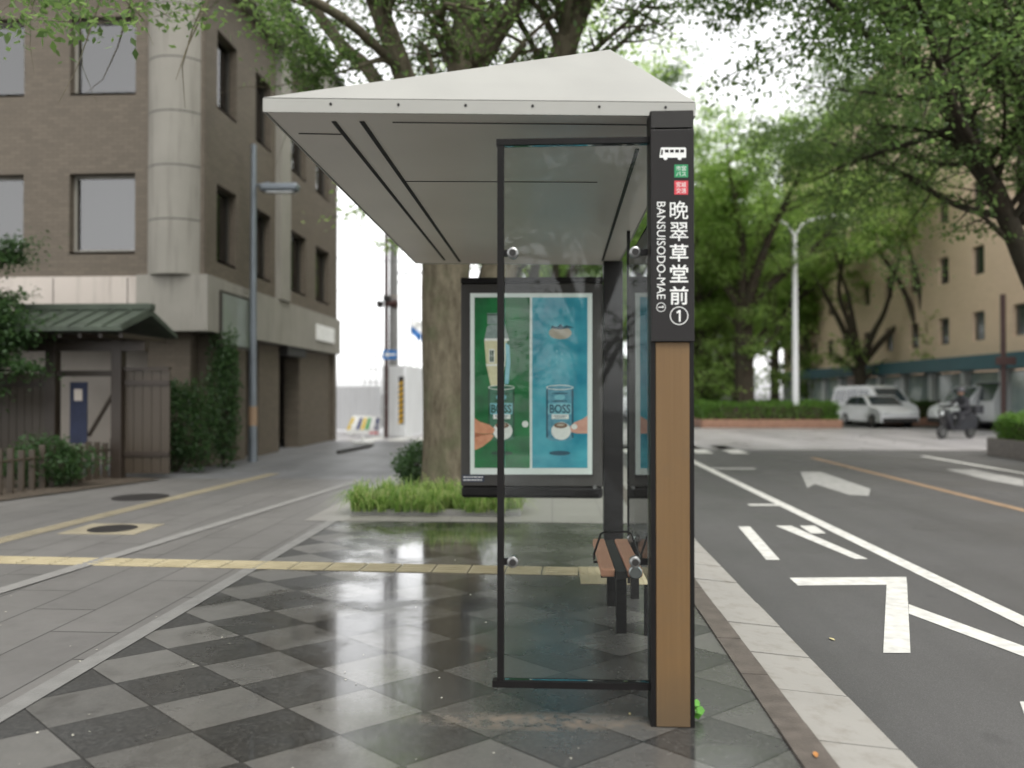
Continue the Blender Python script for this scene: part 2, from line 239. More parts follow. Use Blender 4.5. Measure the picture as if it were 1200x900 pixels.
# ---------------- mesh helpers ----------------
class MB:
    def __init__(s): s.v=[]; s.f=[]; s.m=[]; s.mats=[]; s.sm=[]
    def mi(s,m):
        if m not in s.mats: s.mats.append(m)
        return s.mats.index(m)
    def add(s,vs,fs,m,smooth=False):
        k=len(s.v); s.v+= [Vector(v) for v in vs]; i=s.mi(m)
        for f in fs: s.f.append([a+k for a in f]); s.m.append(i); s.sm.append(smooth)
        return s
    def box(s,x0,x1,y0,y1,z0,z1,m):
        if x0>x1: x0,x1=x1,x0
        if y0>y1: y0,y1=y1,y0
        if z0>z1: z0,z1=z1,z0
        return s.add([(x0,y0,z0),(x1,y0,z0),(x1,y1,z0),(x0,y1,z0),(x0,y0,z1),(x1,y0,z1),(x1,y1,z1),(x0,y1,z1)],
          [(0,3,2,1),(4,5,6,7),(0,1,5,4),(1,2,6,5),(2,3,7,6),(3,0,4,7)],m)
    def bbox(s,x0,x1,y0,y1,z0,z1,m,b=.006):
        bm=bmesh.new(); bmesh.ops.create_cube(bm,size=1,matrix=Matrix.Translation(((x0+x1)/2,(y0+y1)/2,(z0+z1)/2))@Matrix.Diagonal((abs(x1-x0),abs(y1-y0),abs(z1-z0),1)))
        bmesh.ops.bevel(bm,geom=bm.edges[:],offset=b,segments=2,affect='EDGES',profile=.5)
        bm.verts.index_update(); s.add([v.co.copy() for v in bm.verts],[[v.index for v in f.verts] for f in bm.faces],m); bm.free(); return s
    def prism(s,pts,d,m):
        """pts: planar 3D ring, extruded by vector d"""
        n=len(pts); d=Vector(d); a=[Vector(p) for p in pts]; b=[p+d for p in a]
        return s.add(a+b,[list(range(n)),list(range(2*n-1,n-1,-1))]+[[(i+1)%n,i,n+i,n+(i+1)%n] for i in range(n)],m)
    def tube(s,pts,r,m,n=10,caps=True):
        pts=[Vector(p) for p in pts]; rs=r if isinstance(r,(list,tuple)) else [r]*len(pts); vs=[]; fs=[]
        t0=(pts[1]-pts[0]).normalized(); ref=Vector((0,0,1)) if abs(t0.z)<.9 else Vector((1,0,0)); a=t0.cross(ref).normalized()
        for i,p in enumerate(pts):
            t=(pts[min(i+1,len(pts)-1)]-pts[max(i-1,0)]).normalized(); a=(a-t*a.dot(t)).normalized(); b=t.cross(a)
            for k in range(n): q=2*math.pi*k/n; vs.append(p+(a*math.cos(q)+b*math.sin(q))*rs[i])
        for i in range(len(pts)-1):
            for k in range(n): fs.append([i*n+k,i*n+(k+1)%n,(i+1)*n+(k+1)%n,(i+1)*n+k])
        if caps: fs.append(list(range(n))[::-1]); fs.append([(len(pts)-1)*n+k for k in range(n)])
        return s.add(vs,fs,m,True)
    def lathe(s,c,prof,m,n=20,axis='z'):
        vs=[];fs=[];c=Vector(c)
        for (r,h) in prof:
            for k in range(n):
                q=2*math.pi*k/n; x,y=r*math.cos(q),r*math.sin(q)
                vs.append(c+(Vector((x,y,h)) if axis=='z' else Vector((h,x,y)) if axis=='x' else Vector((x,h,y))))
        for i in range(len(prof)-1):
            for k in range(n): fs.append([i*n+k,i*n+(k+1)%n,(i+1)*n+(k+1)%n,(i+1)*n+k])
        fs.append(list(range(n))[::-1]); fs.append([(len(prof)-1)*n+k for k in range(n)])
        return s.add(vs,fs,m,True)
    def build(s,name,parent=None,label=None):
        me=bpy.data.meshes.new(name); off=Vector((0,0,0)); q=parent
        while q is not None: off+=q.location; q=q.parent
        me.from_pydata([v-off for v in s.v],[],s.f)
        for m in s.mats: me.materials.append(M[m])
        me.polygons.foreach_set('material_index',s.m); me.polygons.foreach_set('use_smooth',s.sm)
        bm=bmesh.new(); bm.from_mesh(me); bmesh.ops.recalc_face_normals(bm,faces=bm.faces[:]); bm.to_mesh(me); bm.free()
        if any(s.sm):
            try: me.set_sharp_from_angle(angle=R(38))
            except Exception: pass
        o=bpy.data.objects.new(name,me); C.objects.link(o)
        if parent: o.parent=parent
        if label: o['label']=label
        return o
def sheet(name,pts,z,m,kind='structure',label=None):
    me=bpy.data.meshes.new(name); me.from_pydata([(p[0],p[1],z) for p in pts],[],[list(range(len(pts)))]); me.materials.append(M[m]); me.update()
    if me.polygons[0].normal.z<0: me.flip_normals()
    o=bpy.data.objects.new(name,me); C.objects.link(o)
    if kind: o['kind']=kind
    if label: o['label']=label
    return o
def tag(o,label,cat,group=None):
    o['label']=label; o['category']=cat
    if group: o['group']=group
    return o
def thing(name,label,cat,loc=(0,0,0),group=None):
    o=bpy.data.objects.new(name,None); C.objects.link(o); o.location=loc; return tag(o,label,cat,group)
def copy_tree(o,parent=None):
    c=o.copy(); C.objects.link(c); c.parent=parent
    for ch in [x for x in S.objects if x.parent==o]: copy_tree(ch,c)
    return c
def quick(name,verts,faces4,m,parent=None,kind=None):
    """big mesh from numpy arrays of verts and quads"""
    me=bpy.data.meshes.new(name); v=np.asarray(verts,dtype=np.float32); f=np.asarray(faces4,dtype=np.int32)
    off=Vector((0,0,0)); q=parent
    while q is not None: off+=q.location; q=q.parent
    v=v-np.array(off,dtype=np.float32); k=f.shape[1]
    me.vertices.add(len(v)); me.vertices.foreach_set('co',v.ravel()); me.loops.add(f.size); me.loops.foreach_set('vertex_index',f.ravel())
    me.polygons.add(len(f)); me.polygons.foreach_set('loop_start',np.arange(0,f.size,k,dtype=np.int32)); me.update(calc_edges=True)
    me.materials.append(M[m]); o=bpy.data.objects.new(name,me); C.objects.link(o)
    if parent: o.parent=parent
    if kind: o['kind']=kind
    return o
def leaves_at(P,size,droop=.25,flat=.5,asp=.5,stretch=None):
    """P (n,3) leaf positions -> diamond leaves, mostly lying flat, folded a little"""
    n=len(P); az=rng.uniform(0,2*np.pi,n); tilt=rng.normal(-droop,flat,n); sz=size*rng.uniform(.65,1.3,n)
    d=np.stack([np.cos(az)*np.cos(tilt),np.sin(az)*np.cos(tilt),np.sin(tilt)],1)
    rnd=rng.normal(0,flat,(n,3)); up=np.array([0,0,1.])+rnd; s=np.cross(d,up); s/=np.linalg.norm(s,axis=1,keepdims=True)+1e-9
    L=d*sz[:,None]; Wd=s*(sz*asp*.5)[:,None]
    V=np.stack([P,P+L*.45+Wd,P+L,P+L*.45-Wd],1).reshape(-1,3); F=np.arange(4*n).reshape(n,4)
    return V,F

# ---------------- trees ----------------
def rv(a=1.0): return Vector((random.gauss(0,a),random.gauss(0,a),random.gauss(0,a)))
def smooth_line(pts,n=4):
    """Catmull-Rom through (x,y,z,r)"""
    out=[];P=[np.array(p,float) for p in pts]; P=[2*P[0]-P[1]]+P+[2*P[-1]-P[-2]]
    for i in range(1,len(P)-2):
        for k in range(n):
            t=k/n; a,b,c,d=P[i-1:i+3]; out.append(.5*((2*b)+(c-a)*t+(2*a-5*b+4*c-d)*t*t+(3*b-a-3*c+d)*t**3))
    out.append(P[-2]); return out
def tree(name,label,limbs,loc,group=None,lm='leaf_mid',bm_='bark',leaf=.09,sub=5,twig=6,per=26,sublen=2.4,start=.3,spread=.28,sides=10,cat='tree',up=.25,keep=None,seed=1,dens=1.0):
    sub*=1.5; per=int(per*2.0*dens); twig=int(twig*1.25+.5)
    random.seed(seed); global rng; rng=np.random.default_rng(seed)
    root=thing(name,label,cat,loc,group); mb=MB(); T=[]
    for L in limbs:
        pts=smooth_line(L); mb.tube([Vector(p[:3]) for p in pts],[max(.008,p[3]) for p in pts],bm_,sides)
        n=len(pts)
        if len(L[0])<4: continue
        s0=start if L[0][3]<L[-1][3]*50 else start
        length=sum((Vector(pts[i+1][:3])-Vector(pts[i][:3])).length for i in range(n-1))
        cnt=max(2,int(sub*length/3))
        for j in range(cnt):
            t=s0+(1-s0)*(j+random.random())/cnt; i=min(n-2,int(t*(n-1))); fr=t*(n-1)-i
            p=Vector(pts[i][:3]).lerp(Vector(pts[i+1][:3]),fr); r0=pts[i][3]*.42; d=(Vector(pts[i+1][:3])-Vector(pts[i][:3])).normalized()
            side=rv(); side=(side-d*side.dot(d)).normalized(); dr=(d*.55+side*.9+Vector((0,0,up))).normalized()
            ln=sublen*random.uniform(.6,1.25)*(1.15-.4*t); q=[p]
            for k in range(4): dr=(dr+rv(.16)+Vector((0,0,.02))).normalized(); q.append(q[-1]+dr*ln/4)
            r0=min(r0,.05*ln+.01)
            if keep is None or keep(q[-1]) or keep(q[0]): mb.tube(q,[r0,r0*.75,r0*.5,r0*.3,r0*.14],bm_,5,False)
            for k in range(twig):
                tt=random.uniform(.25,1); ii=min(3,int(tt*4)); a=q[ii].lerp(q[ii+1],tt*4-ii); dd=(q[ii+1]-q[ii]).normalized()
                sd=rv(); sd.z*=.45; sd=sd.normalized(); dd=(dd*.5+sd*.8); dd.z-=.08; dd.normalize(); l2=ln*random.uniform(.25,.5); b=a+dd*l2
                if keep and not keep(b): continue
                mb.tube([a,a.lerp(b,.5)+rv(.02),b],[r0*.28,r0*.2,.004],bm_,3,False); T.append((*a,*b))
    T=np.array(T); n=len(T)
    t=rng.uniform(.15,1.1,(n,per,1)); P=T[:,None,:3]*(1-t)+T[:,None,3:]*t
    P=P+rng.normal(0,spread,(n,per,3))*np.array([1,1,.4])*(.4+.6*t)
    mb.build('trunk',root)
    V,F=leaves_at(P.reshape(-1,3),leaf); quick('crown',V,F,lm,root); return root
def auto_limbs(b,H,sp,n,r0,fork=.25,seed=3,lean=(0,0)):
    random.seed(seed); b=Vector(b); f=b+Vector((lean[0]*.3,lean[1]*.3,H*fork)); out=[[(b.x,b.y,b.z-.1,r0*1.35),(b.x,b.y,b.z+.5,r0*1.05),((b.x+f.x)/2,(b.y+f.y)/2,(b.z+f.z)/2,r0*.92),(f.x,f.y,f.z,r0*.85)]]
    for i in range(n):
        a=2*math.pi*(i+random.uniform(-.3,.3))/n; k=random.uniform(.55,1.0); s=sp*k; h=H*(1-.35*k*random.random())
        ex=f+Vector((math.cos(a)*s+lean[0],math.sin(a)*s+lean[1],h-f.z+b.z)); m=f.lerp(ex,.45)+Vector((math.cos(a),math.sin(a),0))*(-.12*s)+rv(.25)
        q=f-Vector((0,0,.35)); out.append([(q.x,q.y,q.z,r0*.55),(*f.lerp(m,.5),r0*.46),(*m,r0*.33),(*(m.lerp(ex,.55)+rv(.2)),r0*.18),(*ex,.02)])
    return out
def foliage_box(x0,x1,y0,y1,z0,z1,n,size,round_=.25):
    P=rng.uniform(0,1,(n,3)); f=rng.integers(0,5,n); P[f==0,0]*=.12; P[f==1,0]=1-P[f==1,0]*.12; P[f==2,1]*=.12; P[f==3,1]=1-P[f==3,1]*.12; P[f==4,2]=1-P[f==4,2]*.15
    P=P*np.array([x1-x0,y1-y0,z1-z0])+np.array([x0,y0,z0]); P+=rng.normal(0,.03,P.shape); P[:,2]+=np.sin(P[:,0]*5)*.04+np.sin(P[:,1]*3.3)*.05
    return leaves_at(P,size,0,.8)

# ---------------- ground, roads, markings ----------------
ZR=-.06
sheet('ground',[(-250,-60),(250,-60),(250,600),(-250,600)],-.10,'ground_mat')
sheet('road',[(1.5,-12),(60,-12),(60,230),(1.5,230)],ZR,'asphalt')
sheet('cross_street',[(-60,24.6),(1.5,24.6),(1.5,21.9),(70,21.9),(70,35.2),(-60,35.2)],ZR+.004,'sky_sheen_asphalt')
sheet('side_road',[(-60,13.6),(-2.9,13.6),(-2.9,24.6),(-60,24.6)],-.004,'side_asphalt')
sheet('pavement',[(-40,-12),(-2.58,-12),(-2.58,13.6),(-40,13.6)],0,'grey_slab')
sheet('shelter_paving',[(-2.5,-12),(1.0,-12),(1.0,9.15),(-2.5,9.15)],0,'checker_stone')
sheet('pale_paving',[(-2.9,9.15),(1.0,9.15),(1.0,24.5),(-2.9,24.5)],.004,'pale_slab')
sheet('stone_strip',[(-2.62,-12),(-2.5,-12),(-2.5,9.15),(-2.62,9.15)],.004,'strip_stone')
sheet('far_pavement',[(-3,35.3),(1.2,35.3),(1.2,200),(-3,200)],.05,'pale_slab')
a,b,c,d=[gz(*q) for q in ((-330,790),(-330,800),(428,563),(418,563))]
sheet('path_line',[a,b,c,d],.008,'pale_strip')
def stone_row(name,x0,x1,z0,z1,y0,y1,step,m,gap=.006):
    mb=MB(); y=y0; i=0
    while y<y1:
        j=random.uniform(-.004,.004); L=step*random.uniform(.96,1.04)
        mb.add([(x0,y+gap,-.2),(x1,y+gap,-.2),(x1,y+L-gap,-.2),(x0,y+L-gap,-.2),(x0,y+gap,z0+j),(x1,y+gap,z1+j),(x1,y+L-gap,z1+j),(x0,y+L-gap,z0+j)],[(0,3,2,1),(4,5,6,7),(0,1,5,4),(1,2,6,5),(2,3,7,6),(3,0,4,7)],m); y+=L
    o=mb.build(name); o['kind']='structure'; return o
stone_row('kerb',1.0,1.14,.012,.010,-8,24.5,.62,'kerb_brown',.003)
stone_row('gutter',1.142,1.5,-.012,-.045,-8,24.5,.61,'kerb_block',.009)
def paint(pts,px=True,z=ZR+.004,m='road_paint'):
    P=[gz(*p,z) if px else p for p in pts]; return [(p[0],p[1],z) for p in P]
def painted(name,polys,m='road_paint'):
    mb=MB()
    for P in polys: mb.add(P,[list(range(len(P)))],m)
    o=mb.build(name); o['kind']='structure'; return o
BA=[[(865,617),(879,617),(914,656),(898,656)],[(909,616),(927,616),(1017,655),(1002,655)],[(937,616),(955,616),(968,625),(950,625)]]
SU=[[(925,677),(1062,676),(1063,685),(935,686)],[(1039,685),(1063,685),(1067,765),(1035,765)],[(1065,708),(1290,790),(1290,803),(1065,719)]]
painted('road_lettering',[paint(p) for p in BA+SU]+[paint([(1195,822),(1200,822),(1215,850),(1205,850)])])
painted('lane_line',[paint([(3.13,4.8),(3.28,4.8),(3.25,20),(3.10,20)],0),paint([(2.72,11.1),(3.12,11.1),(3.12,11.25),(2.72,11.25)],0),paint([(3.25,16.4),(4.15,16.4),(4.15,16.56),(3.25,16.56)],0),
  paint([(9.0,10),(9.15,10),(9.15,20),(9.0,20)],0)])
painted('centre_line',[paint([(6.15,6),(6.32,6),(6.28,19.3),(6.12,19.3)],0,m='orange_paint')],'orange_paint')
painted('lane_arrow',[paint([(938,553),(962,553),(1020,573),(1018,581),(995,580),(955,567),(946,572)]),paint([(1108,550),(1140,550),(1200,562),(1200,570),(1160,563)])],'worn_paint')
painted('crosswalk',[paint([(x,20.6),(x+.45,20.6),(x+.45,23.6),(x,23.6)],0) for x in np.arange(1.9,5.2,.9)]+[paint([(x,37.0),(x+.45,37.0),(x+.45,40.5),(x,40.5)],0) for x in np.arange(2.2,6.5,.9)]+[paint([(x,26),(x+2.4,26),(x+2.4,26.5),(x,26.5)],0,ZR+.008) for x in (-9.5,)]
  +[paint([(x,25.0),(x+.5,25.0),(x+.5,28),(x,28)],0,ZR+.008) for x in np.arange(-6.2,-3.4,.85)])
# tactile paving
mb=MB(); p0=gz(-60,659);
def tac_block(mb,c,ax,w=.3,bars=4,z=.004,m='tactile_yellow'):
    ax=Vector(ax).normalized(); ay=Vector((-ax.y,ax.x,0)); c=Vector((c[0],c[1],0)); g=w/2-.003
    q=[c+ax*sx*g+ay*sy*g for sx,sy in((-1,-1),(1,-1),(1,1),(-1,1))]
    mb.prism([(v.x,v.y,z-.002) for v in q],(0,0,.004),m)
    for k in range(bars):
        o=(k-(bars-1)/2)*w/bars; q=[c+ax*sx*(g-.02)+ay*(o+sy*.012) for sx,sy in((-1,-1),(1,-1),(1,1),(-1,1))]; mb.prism([(v.x,v.y,z+.002) for v in q],(0,0,.005),m)
A=Vector((-6.2,6.93,0)); B=Vector((.22,6.68,0)); n=int((B-A).length/.3)
for k in range(n): tac_block(mb,A.lerp(B,(k+.5)/n),B-A)
for i in range(2):
    for j in range(2): tac_block(mb,(.37+.3*i,6.4+.3*j,0),(0,1,0),.3,5)
A=Vector((-7.8,7.4,0)); B=Vector((-6.3,20,0)); n=int((B-A).length/.3)
a=gz(0,634);b_2=gz(318,556)
for k in range(34): tac_block(mb,Vector(a).lerp(Vector(b_2),(k-2)/31),Vector(b_2)-Vector(a),.22,4,.004,'faint_yellow')
o=mb.build('tactile_paving'); o['kind']='structure'
def cover(px,py,r,label):
    c=gz(px,py); t=thing('manhole_cover',label,'manhole cover',(c.x,c.y,.0))
    m_=MB(); m_.lathe((c.x,c.y,0),[(r*.6,.004),(r*.6,.008),(r*.56,.012)],'dark_steel',28); m_.build('lid',t)
    m_=MB()
    m_.box(c.x-r,c.x+r,c.y-r*.8,c.y+r*.8,.001,.0045,'faint_yellow'); m_.build('surround',t)
cover(132,620,.42,'round manhole cover set in a yellow square surround on the grey footpath')
def cover2(px,py,r,label):
    c=gz(px,py); m_=MB(); m_.lathe((c.x,c.y,0),[(r,.003),(r,.008),(r*.95,.012)],'dark_steel',28); tag(m_.build('manhole_cover'),label,'manhole cover')
cover2(165,583,.38,'plain dark manhole cover on the footpath nearest the shrub bed')

# ---------------- bus shelter ----------------
Z=2.77
sh=thing('bus_shelter','glass and black metal bus shelter with pale hipped roof, poster case and name sign','bus shelter',(.555,3.64,0))
FL,FR,BR,BL=gz(308,131,Z),gz(815,136,Z),gz(725,311,Z),gz(487,309,Z)
# roof: soffit, fascia, hipped cover
mb=MB(); inn=.012
mb.prism([FL+Vector((inn,inn,.004)),FR+Vector((-inn,inn,.004)),BR+Vector((-inn,-inn,.004)),BL+Vector((inn,-inn,.004))],(0,0,.03),'soffit_metal'); soff=mb.build('soffit',sh)
mb=MB(); fh=.062
def edge(a,b,c=0):
    d=(b-a).normalized(); nrm=Vector((d.y,-d.x,0)); 
    mb.prism([a,b,b-nrm*.008,a-nrm*.008],(0,0,fh),'fascia_metal')
for a,b in ((FL,FR),(FR,BR),(BR,BL),(BL,FL)): edge(a,b)
fas=mb.build('fascia',sh)
mb=MB()
for k in range(6):
    mb=MB(); p=FL.lerp(FR,(.155+k*.155)); mb.lathe(p+Vector((0,-.003,fh*.62)),[(.0065,0),(.0065,.004)],'dark_steel',10,'y'); mb.build('bolt',fas)
ap=at(715,58,4.15); ap2=Vector((ap.x,7.2,ap.z)); up=Vector((0,0,fh+.003))
o1=[FL+up,FR+up,BR+up,BL+up]
mb=MB(); mb.add(o1+[ap,ap2],[(0,1,4),(1,2,5,4),(2,3,5),(3,0,4,5),(3,2,1,0)],'canopy_metal'); mb.build('roof_cover',sh)
# soffit slits and panel seams
mb=MB()
def slit(p,q,w=.012,d=.003):
    p=gz(*p,Z); q=gz(*q,Z); t=(q-p).normalized(); n_=Vector((-t.y,t.x,0))*w/2
    mb.prism([p+n_,q+n_,q-n_,p-n_],(0,0,.02),'slit_black')
slit((391,143),(521,305),.02); slit((424,143),(539,307),.022); slit((706,306),(747,175),.02)
slit((460,144),(760,147),.003); slit((474,213),(700,214),.0025); slit((350,157),(400,158),.005)
mb.build('panel_slits',soff)
# the sign post
PY=3.60
def X(px,y=PY): return at(px,460,y).x
xl,xr=X(762.5),X(813.5); wl,wr=X(768.5),X(808)
mb=MB(); mb.box(xl,wl-.001,PY+.003,PY+.13,0,Z+.002,'black_metal'); mb.box(wr+.001,xr,PY+.003,PY+.13,0,Z+.002,'black_metal'); mb.box(wl-.001,wr+.001,PY+.09,PY+.125,0,Z+.001,'black_metal'); mb.box(xl+.004,xr-.004,PY-.004,PY+.02,2.695,Z+.001,'dark_steel'); mb.build('sign_post',sh)
mb=MB(); zt=at(790,401,PY).z; mb.bbox(wl,wr,PY-.002,PY+.085,.003,zt,'ochre_board',.003); mb.build('post_panel',sh)
zs=at(790,153,PY).z
mb=MB(); mb.bbox(xl+.001,xr-.001,PY-.018,PY+.002,zt+.002,zs,'sign_black',.002); sp_=mb.build('name_sign',sh)
FY=PY-.0195
def glyphs(txt,rect,m,mb,rot=0,bold=0.0):
    """real letter outlines fitted into the pixel rectangle on the sign's face"""
    cu=bpy.data.curves.new('lettering','FONT'); cu.body=txt; cu.resolution_u=3; cu.offset=bold; ob=bpy.data.objects.new('lettering',cu); C.objects.link(ob)
    me=bpy.data.meshes.new_from_object(ob.evaluated_get(bpy.context.evaluated_depsgraph_get())); v=np.array([x.co[:] for x in me.vertices]); f=[list(p.vertices) for p in me.polygons]
    bpy.data.objects.remove(ob); bpy.data.curves.remove(cu)
    if rot: v=np.stack([v[:,1],-v[:,0],v[:,2]],1)
    lo,hi=v.min(0),v.max(0); x0,y0,x1,y1=rect; out=[]
    for q in v:
        px=x0+(q[0]-lo[0])/(hi[0]-lo[0])*(x1-x0); py=y1-(q[1]-lo[1])/(hi[1]-lo[1])*(y1-y0); w=at(px,py,yf[0]); out.append(w)
    mb.add(out,f,m); bpy.data.meshes.remove(me)
yf=[FY]
mb=MB()
for ch,y0,y1 in (('晩',235.5,257),('翠',260.5,282.5),('草',286,306.5),('堂',310,331),('前',335.5,357)): glyphs(ch,(785,y0,806.5,y1),'white_ink',mb,0,.004 if ch in '晩翠' else .013)
glyphs('BANSUISODO-MAE',(769.8,236.5,779.8,350.5),'white_ink',mb,1)
def ring(cx,cy,r,w,m):
    n=28; a=[];
    for k in range(n): q=2*math.pi*k/n; a.append(at(cx+math.cos(q)*r,cy+math.sin(q)*r,yf[0])); a.append(at(cx+math.cos(q)*(r-w),cy+math.sin(q)*(r-w),yf[0]))
    mb.add(a,[(2*k,2*k+1,(2*k+3)%(2*n),(2*k+2)%(2*n)) for k in range(n)],m)
ring(795.8,370,10.8,1.0,'white_ink'); mb.add([at(px_,py_,FY) for px_,py_ in ((795.6,363.4),(797.6,363.4),(797.6,377),(795.6,377),(795.6,366.3),(792.9,367.6),(792.9,365.6))],[list(range(7))],'white_ink'); ring(774.7,360,5.5,.7,'white_ink'); mb.add([at(px_,py_,FY) for px_,py_ in ((778,359.5),(778,360.6),(771.4,360.6),(771.4,359.5),(776.5,359.5),(775.9,358.2),(776.9,358.2))],[list(range(7))],'white_ink')
mb.build('lettering',sp_)
def ppoly(mb,pts,m,y=None): mb.add([at(px,py,yf[0] if y is None else y) for px,py in pts],[list(range(len(pts)))],m)
mb=MB(); 
ppoly(mb,[(774.5,173.5),(775.5,172.8),(803,172.8),(804,174),(804,184.8),(773,184.8),(773,182)],'white_ink')
for cx in (779.8,796.5): ppoly(mb,[(cx+2.4*math.cos(q),185.2+2.4*math.sin(q)) for q in np.linspace(0,6.283,13)[:-1]],'white_ink',FY-.0003)
ppoly(mb,[(775.2,175.5),(777,175.5),(776.6,181.5),(774.4,181.5)],'sign_black',FY-.0005)
for k in range(4): ppoly(mb,[(779.2+k*6,175.3),(783.6+k*6,175.3),(783.6+k*6,178.8),(779.2+k*6,178.8)],'sign_black',FY-.0005)
mb.build('bus_symbol',sp_)
for y0,y1,m_,t1,t2,lb in ((192.8,208,'green_ink','市営','バス','green square badge'),(211.8,228,'red_ink','宮城','交通','red square badge')):
    mb=MB(); ppoly(mb,[(790.3,y0),(806.3,y0),(806.3,y1),(790.3,y1)],m_); yf[0]=FY-.0006
    h=(y1-y0)/2; glyphs(t1,(792.5,y0+1.6,804,y0+h-.4),'white_ink',mb); glyphs(t2,(792.5,y0+h+.6,804,y1-1.6),'white_ink',mb); yf[0]=FY; mb.build('badge',sp_,lb)
# side screen facing the camera
GY=3.66
x0,x1=at(583,460,GY).x,at(762.2,460,GY).x; z0,z1=.15,at(670,167,GY).z
mb=MB(); mb.box(x0,x0+.030,GY-.02,GY+.02,z0+.02,z1+.004,'black_metal'); mb.box(x0-.022,x1,GY-.024,GY+.024,z0,z0+.030,'black_metal'); mb.box(x0-.004,x1,GY-.022,GY+.022,z1-.012,z1+.015,'black_metal'); mb.build('screen_frame',sh)
mb=MB(); mb.box(x0+.034,x1-.012,GY-.005,GY+.005,z0+.032,z1-.014,'clear_glass'); gl=mb.build('glass_pane',sh,'clear glass pane facing the footpath')
def clamp(px,py,y,axis='y'):
    c=at(px,py,y); mb=MB()
    mb.lathe(c+Vector((0,-.022,0)),[(.020,0),(.026,.004),(.026,.036),(.020,.04)],'steel',18,'y'); mb.lathe(c+Vector((0,-.024,0)),[(.016,0),(.016,.003)],'dark_steel',18,'y')
    s=-1 if px<670 else 1; mb.box(c.x+s*.012,c.x+s*.058,c.y-.012,c.y+.012,c.z-.014,c.z+.014,'black_metal'); mb.build('glass_clamp',sh)
for q in ((601,297),(744,296),(601,658),(744,658)): clamp(*q,GY)
# road side glass
RX=.60
mb=MB(); mb.box(RX-.005,RX+.005,3.76,6.25,.32,2.55,'road_glass'); mb.build('glass_pane',sh,'long greenish glass pane along the kerb')
for yy in (4.95,5.82):
    mb=MB(); mb.box(RX-.03,RX+.03,yy,yy+.05,0,.42 if yy>5.5 else .30,'black_metal'); gs_=mb.build('glass_support',sh)
mb=MB(); mb.lathe((RX-.03,5.80,.44),[(.02,0),(.028,.01),(.02,.03)],'steel',14,'y'); mb.build('knob',gs_)
mb=MB(); mb.box(RX-.012,RX+.012,6.26,6.29,0,2.77,'black_metal'); mb.build('mullion',sh)
# rear pillar and advertising case
AY=7.72
pl,pr=at(707.5,460,AY).x,at(730,460,AY).x
mb=MB(); mb.bbox(pl,pr,AY-.02,AY+.14,0,Z+.003,'black_metal',.006); mb.build('rear_pillar',sh)
cl,cr=at(540,460,AY).x,at(706.5,460,AY).x; zb,zt2=at(620,570,AY).z,at(620,325,AY).z
mb=MB(); mb.bbox(cl,cr,AY,AY+.16,zb,zt2-.06,'charcoal_frame',.01); mb.bbox(cl-.002,cr+.001,AY-.012,AY+.165,zt2-.058,zt2,'black_metal',.008)
mb.bbox(cl+.004,cr-.002,AY-.006,AY+.155,zb-.115,zb-.002,'black_metal',.03); case=mb.build('advertising_case',sh)
mb=MB(); yf[0]=AY-.002
glyphs('MCDecaux',(605,335.4,636,339.2),'slit_black',mb); mb.build('case_lettering',case)
# poster printed flat, its pictures a hair above the paper
mb=MB(); py=AY-.003
ppoly(mb,[(551,343.5),(694,343.5),(694,556),(551,556)],'poster_white',py)
ppoly(mb,[(556,348.5),(621,348.5),(620.4,450),(621,548.5),(556,548.5)],'poster_green',py-.001); ppoly(mb,[(623.6,348.5),(688.5,348.5),(688.5,548.5),(623.6,548.5)],'poster_blue',py-.001)
L2=py-.002; L3=py-.003; L4=py-.004; L5=py-.005
def ell(cx,cy,rx,ry,m,y,n=20): ppoly(mb,[(cx+rx*math.cos(q),cy+ry*math.sin(q)) for q in np.linspace(0,2*math.pi,n+1)[:-1]],m,y)
def rect(x0,y0,x1,y1,m,y): ppoly(mb,[(x0,y0),(x1,y0),(x1,y1),(x0,y1)],m,y)
# left: cream house with a steep roof rising out of a green can
ppoly(mb,[(567.5,399),(594,399),(592,425),(587,451),(575,452),(570,428)],'print_cream',L2); ppoly(mb,[(571,382),(575,380.5),(591,380.5),(597,399),(567,399)],'print_slate',L3)
rect(568,396.5,596,399.5,'print_cup',L4); rect(571,367,590,380,'print_slate',L3); rect(570,368,591,369.5,'print_darkgreen',L4)
for xx in (573,585): rect(xx,409,xx+6.5,425,'print_cup',L3); rect(xx+1,410.5,xx+5.5,424,'print_darkgreen',L4); rect(xx+2.9,410.5,xx+3.5,424,'print_cup',L5); rect(xx+1,416.5,xx+5.5,417.2,'print_cup',L5)
rect(569.5,426.5,592,429,'print_cup',L3)
ppoly(mb,[(592,401),(597,405),(598,425),(596,450),(591,450),(593,425)],'print_mist',L3)
def can(x0,x1,y0,y1,body,ink,txtm):
    w=x1-x0; rect(x0,y0+4,x1,y1-5,body,L2); ell((x0+x1)/2,y0+4,w/2,3,'print_cup',L3); ell((x0+x1)/2,y0+4,w/2-1.2,2.1,body,L4); ell((x0+x1)/2,y1-5,w/2,4,body,L2+.0003); rect(x0,y0+6,x0+2,y1-5,ink,L3); rect(x1-2,y0+6,x1,y1-5,ink,L3)
    for k in range(2): ell((x0+x1)/2,y0+11+k*9,w*.32-k,.8,ink,L4)
    ell((x0+x1)/2,y0+15.5,w*.2,3,'print_mist',L5)
    rect(x0+2.5,y0+22.5,x1-2.5,y0+35.5,'print_mist',L4)
can(572,603,450,518,'print_greencan','print_darkgreen',0); can(640,672,450,518,'print_bluecan','print_deepblue',0)
yf[0]=L5; glyphs('BOSS',(575.5,473.8,599.5,484.2),'print_darkgreen',mb,0,.03); glyphs('BOSS',(644,473.8,668.5,484.4),'print_deepblue',mb,0,.03); yf[0]=FY
